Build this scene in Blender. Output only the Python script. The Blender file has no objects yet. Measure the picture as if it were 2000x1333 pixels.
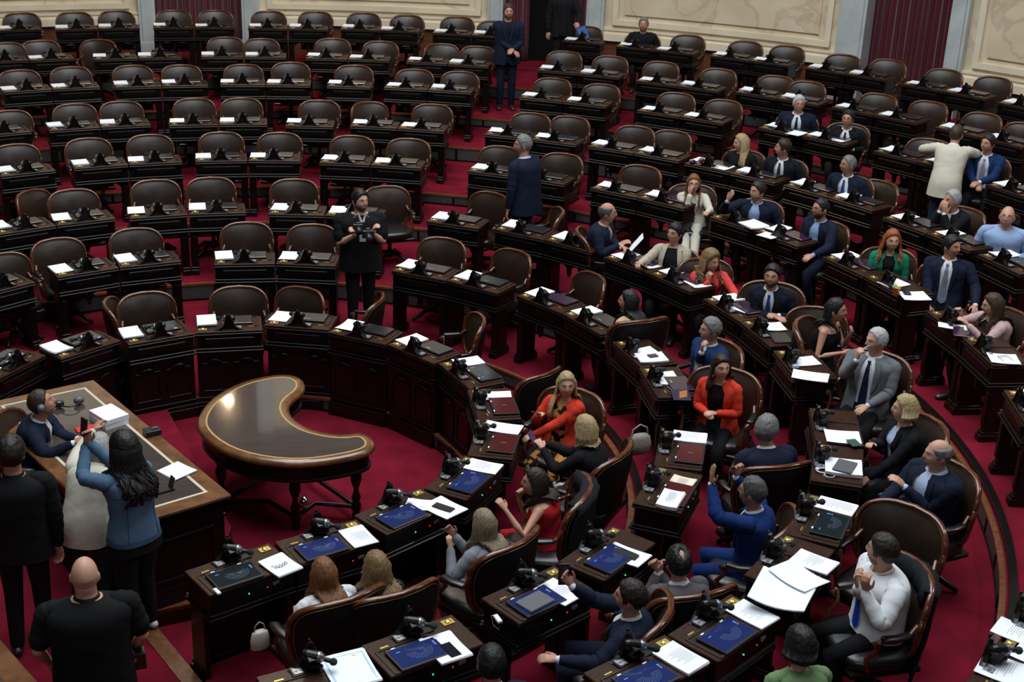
import bpy, math, random
import numpy as np
from mathutils import Vector, Matrix, noise
random.seed(7)
SC = bpy.context.scene
COL = SC.collection
R = math.radians
PI = math.pi

# ------------------------------------------------------------------ camera
cam_d = bpy.data.cameras.new('camera')
cam = bpy.data.objects.new('camera', cam_d)
COL.objects.link(cam)
cam.matrix_world = Matrix(((0.977884,0.046103,-0.204002,0.000000),(-0.206207,0.375476,-0.903602,-11.306276),(0.034939,0.925685,0.376679,6.118687),(0,0,0,1)))
cam_d.sensor_width = 36.0
cam_d.lens = 47.3063
cam_d.clip_end = 200
cam_d.dof.use_dof = True
cam_d.dof.focus_distance = 12.6
cam_d.dof.aperture_fstop = 4.0
SC.camera = cam

# ------------------------------------------------------------------ world, light, exposure
world = bpy.data.worlds.new('world')
SC.world = world
world.use_nodes = True
wbg = world.node_tree.nodes['Background']
wbg.inputs[0].default_value = (0.62, 0.72, 0.86, 1)
wbg.inputs[1].default_value = 0.042
def area(name, loc, rot, sx, sy, power, col):
    l = bpy.data.lights.new(name, 'AREA'); l.shape = 'RECTANGLE'; l.size = sx; l.size_y = sy
    l.energy = power; l.color = col
    o = bpy.data.objects.new(name, l); COL.objects.link(o); o.location = loc; o.rotation_euler = rot
    return o
area('skylight_lamp', (2.5, 1.0, 15), (0, 0, 0), 12, 14, 3300, (0.86, 0.93, 1.0))
area('chandelier_lamp', (0.5, 9.0, 11.5), (R(-8), 0, 0), 1.6, 1.6, 260, (1.0, 0.80, 0.55))
area('gallery_lamp', (13.5, -3.5, 10.5), (R(48), 0, R(62)), 1.5, 1.5, 330, (0.95, 0.97, 1.0))
area('camera_side_fill', (-3.0, -16.0, 11.0), (R(56), 0, R(-14)), 6.0, 2.0, 260, (0.92, 0.95, 1.0))  # added fill light from behind the camera, brightens the faces
SC.view_settings.view_transform = 'Standard'
SC.view_settings.look = 'None'
SC.view_settings.exposure = 0.0
SC.view_settings.gamma = 1.0
SC.view_settings.use_curve_mapping = False
SC.cycles.max_bounces = 6
SC.cycles.caustics_reflective = False
SC.cycles.caustics_refractive = False

# ------------------------------------------------------------------ materials
MATS = {}
def mat(name, col, rough=0.5, metal=0.0, coat=0.0, spec=0.5, emit=None, estr=0.0, noise_s=None, noise_amt=0.0, bump=0.0, bump_s=60.0, sheen=0.0, stretch=None, col2=None, alpha=1.0, transm=0.0):
    if name in MATS: return MATS[name]
    m = bpy.data.materials.new(name); m.use_nodes = True
    nt = m.node_tree; b = nt.nodes['Principled BSDF']
    b.inputs['Base Color'].default_value = (*col, 1)
    b.inputs['Roughness'].default_value = rough
    b.inputs['Metallic'].default_value = metal
    b.inputs['Specular IOR Level'].default_value = spec
    b.inputs['Coat Weight'].default_value = coat
    b.inputs['Coat Roughness'].default_value = 0.12
    b.inputs['Sheen Weight'].default_value = sheen
    b.inputs['Transmission Weight'].default_value = transm
    if emit:
        b.inputs['Emission Color'].default_value = (*emit, 1); b.inputs['Emission Strength'].default_value = estr
    if noise_s or bump:
        tc = nt.nodes.new('ShaderNodeTexCoord'); mp = nt.nodes.new('ShaderNodeMapping')
        nt.links.new(tc.outputs['Object'], mp.inputs[0])
        if stretch: mp.inputs['Scale'].default_value = stretch
    if noise_s:
        n = nt.nodes.new('ShaderNodeTexNoise'); n.inputs['Scale'].default_value = noise_s; n.inputs['Detail'].default_value = 5
        nt.links.new(mp.outputs[0], n.inputs['Vector'])
        cr = nt.nodes.new('ShaderNodeValToRGB'); cr.color_ramp.elements[0].position = 0.34; cr.color_ramp.elements[1].position = 0.68
        c2 = col2 if col2 else tuple(c * (1 - noise_amt) for c in col)
        cr.color_ramp.elements[0].color = (*c2, 1); cr.color_ramp.elements[1].color = (*col, 1)
        nt.links.new(n.outputs[0], cr.inputs[0]); nt.links.new(cr.outputs[0], b.inputs['Base Color'])
    if bump:
        n2 = nt.nodes.new('ShaderNodeTexNoise'); n2.inputs['Scale'].default_value = bump_s; n2.inputs['Detail'].default_value = 3
        nt.links.new(mp.outputs[0], n2.inputs['Vector'])
        bp = nt.nodes.new('ShaderNodeBump'); bp.inputs['Strength'].default_value = bump; bp.inputs['Distance'].default_value = 0.02
        nt.links.new(n2.outputs[0], bp.inputs['Height']); nt.links.new(bp.outputs[0], b.inputs['Normal'])
    MATS[name] = m
    return m
WOOD = mat('dark_wood', (0.005, 0.0026, 0.0022), 0.36, spec=0.35, coat=0.05, noise_s=14, noise_amt=0.5, stretch=(1, 6, 6))
WTOP = mat('desk_top_wood', (0.045, 0.0165, 0.0075), 0.38, spec=0.22, coat=0.05, noise_s=9, col2=(0.017, 0.0065, 0.0035), stretch=(1.5, 9, 5))
WINL = mat('desk_leather_inset', (0.026, 0.016, 0.012), 0.45, spec=0.3, noise_s=30, noise_amt=0.4)
RIM = mat('chair_rim_wood', (0.13, 0.036, 0.012), 0.24, coat=0.35, noise_s=12, col2=(0.06, 0.015, 0.006), stretch=(3, 3, 3))
LEATH = mat('brown_leather', (0.026, 0.0135, 0.008), 0.38, spec=0.5, coat=0.0, noise_s=8, col2=(0.019, 0.010, 0.006), bump=0.12, bump_s=160)
LEATR = mat('rear_leather', (0.006, 0.0045, 0.004), 0.55, spec=0.3)
LEATB = mat('black_leather', (0.010, 0.008, 0.007), 0.32, spec=0.6, bump=0.1, bump_s=150)
CARPET = mat('red_carpet', (0.185, 0.0065, 0.020), 0.95, spec=0.1, noise_s=2.6, col2=(0.105, 0.0038, 0.012), bump=0.3, bump_s=220)
NOSE = mat('nosing_wood', (0.17, 0.062, 0.02), 0.4, coat=0.2, noise_s=10, col2=(0.10, 0.034, 0.011), stretch=(2, 2, 8))
RISER = mat('riser_panel', (0.055, 0.062, 0.058), 0.5, noise_s=20, noise_amt=0.3)
BRASS = mat('brass', (0.72, 0.53, 0.16), 0.3, metal=0.85)
NAIL = mat('brass_nails', (0.30, 0.20, 0.09), 0.4, metal=0.6)
CHROME = mat('chrome', (0.75, 0.75, 0.76), 0.18, metal=1.0)
SILVER = mat('silver_label', (0.62, 0.63, 0.66), 0.35, metal=0.5, noise_s=60, col2=(0.08, 0.08, 0.09))
PAPER = mat('white_paper', (0.82, 0.85, 0.90), 0.8, spec=0.2)
PAPER2 = mat('printed_paper', (0.80, 0.82, 0.85), 0.8, spec=0.2)
INK = mat('ink', (0.10, 0.11, 0.14), 0.8)
BLACK = mat('black_plastic', (0.012, 0.012, 0.013), 0.35)
FOAM = mat('black_foam', (0.012, 0.012, 0.013), 0.9)
LID = mat('dark_lid', (0.018, 0.018, 0.021), 0.22, coat=0.3)
PURP = mat('purple_lid', (0.035, 0.014, 0.035), 0.22, coat=0.4)
DSCR = mat('dark_screen', (0.008, 0.010, 0.012), 0.08, coat=0.5, emit=(0.02, 0.05, 0.06), estr=0.16)
BSCR = mat('blue_screen', (0.01, 0.012, 0.04), 0.12, coat=0.5, emit=(0.012, 0.035, 0.20), estr=0.42)
MSCR = mat('maroon_screen', (0.04, 0.008, 0.008), 0.12, coat=0.5, emit=(0.16, 0.012, 0.012), estr=0.28)
GLYPH = mat('screen_graphic', (0.1, 0.14, 0.2), 0.4, emit=(0.20, 0.30, 0.46), estr=0.25)
GLYB = mat('screen_icon_blue', (0.05, 0.2, 0.5), 0.4, emit=(0.10, 0.35, 0.9), estr=0.6)
GLYO = mat('screen_icon_orange', (0.5, 0.1, 0.02), 0.4, emit=(0.9, 0.22, 0.05), estr=0.5)
CREAM = mat('cream_marble', (0.74, 0.63, 0.45), 0.35, noise_s=1.3, col2=(0.62, 0.50, 0.34), coat=0.1)
CREAML = mat('cream_moulding', (0.80, 0.70, 0.52), 0.35, noise_s=2, noise_amt=0.15)
PILM = mat('grey_marble', (0.50, 0.54, 0.53), 0.35, noise_s=3, noise_amt=0.2, coat=0.1)
CURT = mat('maroon_curtain', (0.085, 0.004, 0.014), 0.85, spec=0.2, sheen=0.3)
DADO = mat('dado_wood', (0.14, 0.05, 0.022), 0.35, noise_s=6, noise_amt=0.4, stretch=(1, 1, 6))
GLASS = mat('table_glass', (0.075, 0.055, 0.045), 0.05, coat=0.6, noise_s=3, noise_amt=0.25, stretch=(1, 12, 1))
BROWN = mat('table_wood', (0.20, 0.085, 0.030), 0.22, coat=0.5, noise_s=7, col2=(0.10, 0.042, 0.016))
GOLD = mat('gold_inlay', (0.52, 0.33, 0.12), 0.4, metal=0.3)
CRINL = mat('cream_inlay', (0.55, 0.50, 0.36), 0.5)
LEDG = mat('green_led', (0.02, 0.5, 0.15), 0.4, emit=(0.08, 1.0, 0.3), estr=1.2)
LEDR = mat('red_led', (0.5, 0.02, 0.02), 0.4, emit=(1.0, 0.05, 0.05), estr=0.7)
LAMPG = mat('lamp_globe', (0.9, 0.8, 0.6), 0.4, emit=(1.0, 0.72, 0.42), estr=45)
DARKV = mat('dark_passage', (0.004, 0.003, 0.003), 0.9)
# veins on the marble
def veins(m, col, scale, lo=0.47, hi=0.53):
    nt = m.node_tree; b = nt.nodes['Principled BSDF']
    src = b.inputs['Base Color'].links[0].from_socket
    tc = nt.nodes.new('ShaderNodeTexCoord')
    n = nt.nodes.new('ShaderNodeTexNoise'); n.inputs['Scale'].default_value = scale; n.inputs['Detail'].default_value = 7; n.inputs['Distortion'].default_value = 0.9
    nt.links.new(tc.outputs['Object'], n.inputs['Vector'])
    cr = nt.nodes.new('ShaderNodeValToRGB'); e = cr.color_ramp.elements
    e[0].position = 0.455; e[0].color = (0, 0, 0, 1); e[1].position = 0.5; e[1].color = (0.32, 0.32, 0.32, 1)
    e2 = cr.color_ramp.elements.new(0.52); e2.color = (0, 0, 0, 1)
    nt.links.new(n.outputs[0], cr.inputs[0])
    mx = nt.nodes.new('ShaderNodeMix'); mx.data_type = 'RGBA'
    nt.links.new(cr.outputs[0], mx.inputs[0]); nt.links.new(src, mx.inputs[6]); mx.inputs[7].default_value = (*col, 1)
    nt.links.new(mx.outputs[2], b.inputs['Base Color'])
veins(CREAM, (0.30, 0.15, 0.09), 0.9)

# ------------------------------------------------------------------ mesh builder
class MB:
    def __init__(s): s.v = []; s.f = []; s.m = []; s.cur = 0
    def add(s, vs, fs):
        o = len(s.v); s.v.extend([tuple(v) for v in vs]); s.f.extend([tuple(i + o for i in f) for f in fs]); s.m.extend([s.cur] * len(fs)); return s
    def box(s, c, d, rz=0, rot=None):
        x, y, z = d[0] / 2, d[1] / 2, d[2] / 2
        vs = [Vector(q) for q in ((-x, -y, -z), (x, -y, -z), (x, y, -z), (-x, y, -z), (-x, -y, z), (x, -y, z), (x, y, z), (-x, y, z))]
        m = rot if rot else Matrix.Rotation(rz, 3, 'Z')
        return s.add([m @ v + Vector(c) for v in vs], [(3, 2, 1, 0), (4, 5, 6, 7), (0, 1, 5, 4), (1, 2, 6, 5), (2, 3, 7, 6), (3, 0, 4, 7)])
    def b2(s, x0, x1, y0, y1, z0, z1):
        return s.box(((x0 + x1) / 2, (y0 + y1) / 2, (z0 + z1) / 2), (x1 - x0, y1 - y0, z1 - z0))
    def rings(s, rings, cap=True, closed=True):
        n = len(rings[0]); o = len(s.v)
        for r in rings: s.v.extend([tuple(v) for v in r])
        k0 = len(s.f)
        for i in range(len(rings) - 1):
            for j in range(n if closed else n - 1):
                a = o + i * n + j; b = o + i * n + (j + 1) % n
                s.f.append((a, b, b + n, a + n))
        if cap and closed:
            s.f.append(tuple(range(o + n - 1, o - 1, -1))); s.f.append(tuple(range(o + (len(rings) - 1) * n, o + len(rings) * n)))
        s.m.extend([s.cur] * (len(s.f) - k0))
        return s
    def tube(s, pts, rad, n=10, up=None, round_ends=True):
        pts = [Vector(p) for p in pts]
        rad = [(r, r) if isinstance(r, (int, float)) else r for r in (rad if isinstance(rad, (list, tuple)) and len(rad) == len(pts) else [rad] * len(pts))]
        T = []
        for i in range(len(pts)):
            a = pts[max(i - 1, 0)]; b = pts[min(i + 1, len(pts) - 1)]
            t = (b - a); T.append(t.normalized() if t.length > 1e-9 else Vector((0, 0, 1)))
        ref = Vector(up) if up is not None else (Vector((0, 0, 1)) if abs(T[0].z) < 0.9 else Vector((1, 0, 0)))
        rs = []; X = ref.cross(T[0])
        if X.length < 1e-6: X = Vector((1, 0, 0)).cross(T[0])
        X.normalize()
        for i, p in enumerate(pts):
            if up is not None:
                X2 = Vector(up).cross(T[i])
                if X2.length > 0.05: X = X2.normalized()
            X = (X - T[i] * X.dot(T[i])).normalized(); Y = T[i].cross(X)
            def ring(c, a, b): return [c + X * (a * math.cos(2 * PI * j / n)) + Y * (b * math.sin(2 * PI * j / n)) for j in range(n)]
            rx, ry = rad[i]
            if i == 0 and round_ends:
                h = min(rx, ry)
                rs.append(ring(p - T[0] * h * 0.95, rx * 0.3, ry * 0.3)); rs.append(ring(p - T[0] * h * 0.7, rx * 0.71, ry * 0.71))
            rs.append(ring(p, rx, ry))
            if i == len(pts) - 1 and round_ends:
                h = min(rx, ry)
                rs.append(ring(p + T[i] * h * 0.7, rx * 0.71, ry * 0.71)); rs.append(ring(p + T[i] * h * 0.95, rx * 0.3, ry * 0.3))
        return s.rings(rs)
    def ell(s, c, r, rot=None, nu=14, nv=9):
        rs = []
        for i in range(nv + 1):
            th = PI * (0.03 + 0.94 * i / nv)
            rg = []
            for j in range(nu):
                ph = 2 * PI * j / nu
                v = Vector((r[0] * math.sin(th) * math.cos(ph), r[1] * math.sin(th) * math.sin(ph), -r[2] * math.cos(th)))
                rg.append((rot @ v if rot else v) + Vector(c))
            rs.append(rg)
        return s.rings(rs)
    def lathe(s, prof, c=(0, 0, 0), n=14):
        return s.rings([[(c[0] + r * math.cos(2 * PI * j / n), c[1] + r * math.sin(2 * PI * j / n), c[2] + z) for j in range(n)] for r, z in prof])
    def prism(s, poly, z0, z1):
        n = len(poly)
        return s.add([(x, y, z0) for x, y in poly] + [(x, y, z1) for x, y in poly], [tuple(range(n - 1, -1, -1)), tuple(range(n, 2 * n))] + [(i, (i + 1) % n, n + (i + 1) % n, n + i) for i in range(n)])
    def arc(s, r0, r1, a0, a1, z0, z1, n=None):      # curved box about the origin, angles in degrees
        n = n or max(1, int(abs(a1 - a0) / 1.5))
        rs = []
        for i in range(n + 1):
            a = R(a0 + (a1 - a0) * i / n); c, q = math.cos(a), math.sin(a)
            rs.append([(r0 * c, r0 * q, z0), (r1 * c, r1 * q, z0), (r1 * c, r1 * q, z1), (r0 * c, r0 * q, z1)])
        return s.rings(rs)
    def mesh(s, name, mats, smooth=False):
        me = bpy.data.meshes.new(name); me.from_pydata(s.v, [], s.f); me.update()
        for q in (mats if isinstance(mats, (list, tuple)) else [mats]): me.materials.append(q)
        me.polygons.foreach_set('material_index', s.m)
        if smooth: me.polygons.foreach_set('use_smooth', [True] * len(me.polygons))
        return me
    def build(s, name, mats, parent=None, smooth=False, bevel=0.0):
        me = s.mesh(name, mats, smooth)
        o = bpy.data.objects.new(name, me); COL.objects.link(o)
        if parent: o.parent = parent
        if bevel:
            b = o.modifiers.new('bevel', 'BEVEL'); b.width = bevel; b.segments = 1; b.limit_method = 'ANGLE'
        if smooth == 'auto':
            pass
        return o
def empty(name, loc=(0, 0, 0), rz=0.0):
    o = bpy.data.objects.new(name, None); COL.objects.link(o); o.location = loc; o.rotation_euler = (0, 0, rz); o.empty_display_size = 0.1
    return o
def tag(o, label=None, cat=None, group=None, kind=None):
    if label: o['label'] = label
    if cat: o['category'] = cat
    if group: o['group'] = group
    if kind: o['kind'] = kind
    return o
def struct(o, label=None):
    o['kind'] = 'structure'
    if label: o['label'] = label
    return o
def kids(o): return [c for c in COL.objects if c.parent == o] if False else list(o.children)
def copy_tree(o, parent=None):
    c = o.copy(); COL.objects.link(c); c.parent = parent
    for k in list(o.children): copy_tree(k, c)
    return c

# ------------------------------------------------------------------ room: tiers, risers, wall
FL = {1: 0.0, 2: 0.173, 3: 0.387, 4: 0.57, 5: 0.721, 6: 0.941, 7: 1.085, 8: 1.294, 0: -0.15}
RR = [2.195, 3.87, 5.157, 6.965, 8.47, 10.235, 11.754, 13.404]
def carpet_arc(name, r0, r1, a0, a1, z):
    m = MB(); m.arc(r0, r1, a0, a1, z - 0.05, z)
    return struct(m.build(name, CARPET))
m = MB(); m.b2(-14, 24, -9, 20, -0.25, FL[0])
struct(m.build('floor', CARPET), 'red carpeted floor of the well')
RIS = {1: 2.22, 2: 3.62, 3: 4.76, 4: 6.66, 5: 7.88, 6: 9.80, 7: 11.30, 8: 12.95}
for k in range(1, 9):
    a0 = {1: -96, 2: -100, 3: -82, 4: -62}.get(k, -45); a1 = {1: 178, 2: 165}.get(k, 150)
    r0 = RIS[k]; r1 = RIS.get(k + 1, 15.4); z = FL[k]; zp = FL[k - 1]
    m = MB(); m.arc(r0 + 0.02, r1 + 0.3, a0, a1, zp - 0.1, z)
    struct(m.build('floor', CARPET), 'red carpeted tier')
    m = MB()
    m.arc(r0, r0 + 0.02, a0, a1, zp - 0.02, z - 0.03)
    m.cur = 1
    n = int((a1 - a0) * r0 * PI / 180 / 0.6)
    for i in range(n + 1):
        a = a0 + (a1 - a0) * i / n; m.arc(r0 - 0.012, r0, a - 0.9 / r0, a + 0.9 / r0, zp, z - 0.03, 1)
    m.arc(r0 - 0.012, r0, a0, a1, zp, zp + 0.025)
    m.cur = 2; m.arc(r0 - 0.008, r0 + 0.042, a0, a1, z - 0.022, z + 0.006)
    if k in (2, 3, 4): m.cur = 1; m.arc(r0 + 0.06, r0 + 0.12, max(a0, -70), 22, z - 0.01, z + 0.055)
    struct(m.build('trim_%d' % k, [RISER, WOOD, NOSE]), 'wooden step edge with dark riser panels')
# dais platform with wooden nosing
pl = [(-0.761, -1.890), (-0.322, -1.782), (-0.075, -0.614), (-1.270, 4.370), (-6.0, 1.0), (-6.0, -7.0), (0.3, -7.0), (-0.320, -2.866)]
m = MB(); m.prism(pl, -0.2, 0.0)
struct(m.build('floor', CARPET), 'red carpeted dais platform')
m = MB()
def strip(a, b, w, z0, z1):
    a = Vector((a[0], a[1])); b = Vector((b[0], b[1])); d = (b - a).normalized(); n = Vector((-d.y, d.x)) * w
    m.prism([tuple(a), tuple(b), tuple(b + n), tuple(a + n)], z0, z1)
strip(pl[1], pl[0], -0.13, -0.03, 0.008); strip(pl[7], pl[0], 0.13, -0.03, 0.008)
m.cur = 1; strip(pl[1], pl[0], -0.02, -0.15, -0.03); strip(pl[7], pl[0], 0.02, -0.15, -0.03)
struct(m.build('trim_9', [NOSE, WOOD]), 'wooden step edge of the dais platform')

RW = 15.3
wall_spans = [(95.3, 114), (70.45, 87.0), (45.5, 62.1), (20, 37.1)]
for i, (a0, a1) in enumerate(wall_spans):
    m = MB(); m.arc(RW, RW + 0.4, a0 - 0.6, a1 + 0.6, 0, 8.0)                     # cream field
    m.cur = 2; m.arc(RW - 0.05, RW, a0, a1, FL[8], 1.87)                           # wooden dado
    m.cur = 1; m.arc(RW - 0.12, RW, a0, a1, 1.87, 2.00); m.arc(RW - 0.07, RW, a0, a1, 2.00, 2.06); m.arc(RW - 0.09, RW, a0, a1, 2.06, 2.10)
    m.cur = 1                                                                        # panel frame
    b0, b1 = a0 + 0.25, a1 - 0.25
    for d, w, t in ((0.35, 0.10, 0.06),):
        c0, c1 = b0 + d, b1 - d; zb = 2.10 + (0.06 if d < 0.5 else 0.2)
        wd = w / RW * 57.3
        m.arc(RW - t, RW, c0, c1, zb, zb + w); m.arc(RW - t, RW, c0, c0 + wd, zb, 7); m.arc(RW - t, RW, c1 - wd, c1, zb, 7)
    m.cur = 0; m.arc(RW - 0.03, RW, b0 + 1.2, b1 - 1.2, 2.36, 7)
    struct(m.build('wall_%s' % ['left', 'centre', 'right', 'far_right'][i], [CREAM, CREAML, DADO]), 'cream veined marble wall panel')
# grey marble pilasters at the openings
ti = 10
for (a0, a1) in ((94.2, 95.34), (86.98, 88.19), (69.39, 70.5), (62.07, 63.32), (43.72, 45.56), (37.05, 38.18)):
    m = MB(); m.arc(RW - 0.16, RW + 0.3, a0, a1, 0, 8); m.arc(RW - 0.19, RW, a0 + 0.2, a1 - 0.2, 0, 8)
    m.arc(RW - 0.21, RW + 0.3, a0 - 0.08, a1 + 0.08, FL[8], FL[8] + 0.25)
    struct(m.build('trim_%d' % ti, PILM), 'grey marble door pilaster'); ti += 1
# maroon curtains in the openings
def curtain(a0, a1, label, r=RW + 0.25, amp=0.055, folds=None):
    n = int((a1 - a0) * 22); folds = folds or (a1 - a0) * 2.4
    rs = []
    for z in [FL[8] - 0.02 + 0.55 * q for q in range(13)]:
        rs.append([((r + amp * math.sin(folds * 2 * PI * j / n + 0.35 * math.sin(z * 1.3 + j * 0.05)) + 0.02 * math.sin(j * 1.7)) * math.cos(R(a0 + (a1 - a0) * j / n)),
                    (r + amp * math.sin(folds * 2 * PI * j / n + 0.35 * math.sin(z * 1.3 + j * 0.05)) + 0.02 * math.sin(j * 1.7)) * math.sin(R(a0 + (a1 - a0) * j / n)), z) for j in range(n + 1)])
    m = MB(); m.rings(rs, cap=False, closed=False)
    o = m.build('curtain', CURT, smooth=True); so = o.modifiers.new('s', 'SOLIDIFY'); so.thickness = 0.012
    return tag(o, label, 'curtain', 'maroon door curtains')
curtain(88.1, 91.1, 'heavy maroon curtain, right half of the left doorway')
curtain(91.2, 94.3, 'heavy maroon curtain, left half of the left doorway')
curtain(38.1, 40.9, 'dark red velvet curtain, right half of the right doorway')
curtain(41.0, 43.8, 'dark red velvet curtain, left half of the right doorway')
curtain(67.7, 69.5, 'red curtain gathered left of the open central doorway')
curtain(63.2, 64.5, 'red curtain gathered right of the open central doorway')
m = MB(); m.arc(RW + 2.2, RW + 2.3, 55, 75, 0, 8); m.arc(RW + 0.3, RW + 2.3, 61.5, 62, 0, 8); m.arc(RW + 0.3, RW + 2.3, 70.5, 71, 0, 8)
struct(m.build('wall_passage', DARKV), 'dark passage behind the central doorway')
m = MB(); m.arc(RW + 0.55, RW + 0.6, 20, 120, 0, 8)
struct(m.build('wall_outer', DARKV), 'dark wall behind the curtains') if False else None

# ------------------------------------------------------------------ names of places for the labels
ORD = ['zeroth', 'first', 'second', 'third', 'fourth', 'fifth', 'sixth', 'seventh', 'eighth', 'ninth', 'tenth', 'eleventh', 'twelfth', 'thirteenth', 'fourteenth', 'fifteenth', 'sixteenth', 'seventeenth', 'eighteenth', 'nineteenth', 'twentieth']
ROWN = {8: 'wall row', 7: 'row before the wall row', 6: 'third row from wall', 5: 'fourth row from wall', 4: 'fourth row from well', 3: 'third row from well', 2: 'second ring round well', 1: 'innermost ring'}
def places(items):      # items: list of (row, angle) -> list of place strings
    out = [None] * len(items)
    for k in range(1, 9):
        L = sorted([(a, i) for i, (r, a) in enumerate(items) if r == k and a >= 62.5])
        Q = sorted([(-a, i) for i, (r, a) in enumerate(items) if r == k and a < 62.5])
        for n, (a, i) in enumerate(L): out[i] = '%s, %s left of the aisle' % (ROWN[k], ORD[n + 1])
        for n, (a, i) in enumerate(Q): out[i] = '%s, %s right of the aisle' % (ROWN[k], ORD[n + 1])
    return out

# ------------------------------------------------------------------ desks
W2 = 0.348
def desk_top_parts(root, solid):
    m = MB()                                                           # worktop
    m.b2(-W2, W2, -0.015, 0.385, 0.772, 0.80)
    m.build('worktop', WTOP, root, bevel=0.006)
    m = MB(); m.b2(-W2 + 0.012, W2 - 0.012, 0.005, 0.365, 0.575, 0.772)  # body with mouldings
    m.b2(-W2, W2, -0.022, 0.376, 0.755, 0.771); m.b2(-W2, W2, -0.02, 0.374, 0.60, 0.612); m.b2(-W2, W2, -0.032, 0.382, 0.560, 0.582)
    m.b2(-0.27, 0.27, -0.006, 0.01, 0.635, 0.735); m.b2(-0.25, 0.25, -0.012, 0.0, 0.65, 0.72)
    m.build('desk_body', WOOD, root, bevel=0.004)
    m = MB()                                                           # raised frame round the writing place
    for a in (-0.078, 0.305): m.b2(a - 0.008, a + 0.008, 0.105, 0.372, 0.80, 0.806)
    for b in (0.105, 0.372): m.b2(-0.078, 0.305, b - 0.008, b + 0.008, 0.80, 0.806)
    m.build('writing_frame', WINL, root)
    m = MB(); m.box((-0.27, 0.055, 0.803), (0.085, 0.06, 0.006)); m.lathe([(0.02, 0), (0.02, 0.008), (0.012, 0.013), (0.002, 0.014)], (-0.27, 0.055, 0.806), 12)
    m.build('brass_plate', BRASS, root)
    m = MB(); m.box((0.23, 0.085, 0.802), (0.06, 0.012, 0.005)); m.build('brass_strip', BRASS, root)
def desk_stand(root):
    # carved ogee crest in front, tilted holder behind it, microphone pointing to the sitter
    m = MB()
    prof = [(-0.155, 0), (-0.15, 0.012), (-0.115, 0.018), (-0.08, 0.035), (-0.055, 0.065), (-0.042, 0.10), (-0.03, 0.12), (-0.02, 0.145), (0, 0.158)]
    pts = prof + [(-x, z) for x, z in prof[::-1][1:]]
    n = len(pts)
    m.add([(x, 0.004, 0.79 + z * 1.22) for x, z in pts] + [(x, 0.03, 0.79 + z * 1.22) for x, z in pts], [tuple(range(n)), tuple(range(2 * n - 1, n - 1, -1))] + [(i, n + i, n + (i + 1) % n, (i + 1) % n) for i in range(n)])
    m.b2(-0.14, 0.14, 0.0, 0.10, 0.80, 0.812)
    for s in (-1, 1): m.tube([(s * 0.10, 0.0, 0.812), (s * 0.055, -0.004, 0.85), (s * 0.03, -0.002, 0.92), (0, 0, 0.96)], [0.010, 0.008, 0.007, 0.008], 6)
    m.ell((0, 0.0, 0.975), (0.014, 0.012, 0.018), nu=8, nv=5)
    rot = Matrix.Rotation(R(-28), 3, 'X')
    m.box((0.0, 0.065, 0.865), (0.085, 0.055, 0.12), rot=rot)
    m.tube([(0.035, 0.05, 0.915), (-0.02, 0.085, 0.905)], 0.036, 12); m.tube([(0.02, 0.085, 0.835), (-0.04, 0.10, 0.838)], 0.016, 8)
    st = m.build('microphone_stand', WOOD, root, bevel=0.003)
    m = MB(); m.box((0.10, 0.055, 0.814), (0.06, 0.065, 0.004)); m.build('label_plate', SILVER, st)
    m = MB(); m.tube([(-0.03, 0.09, 0.903), (-0.06, 0.115, 0.895), (-0.085, 0.135, 0.888)], [0.018, 0.016, 0.016], 8); m.cur = 1
    m.ell((-0.105, 0.150, 0.883), (0.026, 0.026, 0.024), nu=10, nv=7)
    m.cur = 2; m.tube([(-0.028, 0.088, 0.904), (-0.034, 0.092, 0.902)], 0.0375, 12); m.tube([(-0.046, 0.103, 0.899), (-0.052, 0.108, 0.897)], 0.0195, 10)
    m.build('microphone', [BLACK, FOAM, mat('grey_ring', (0.25, 0.25, 0.26), 0.3, metal=0.8)], st, smooth=True)
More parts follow.
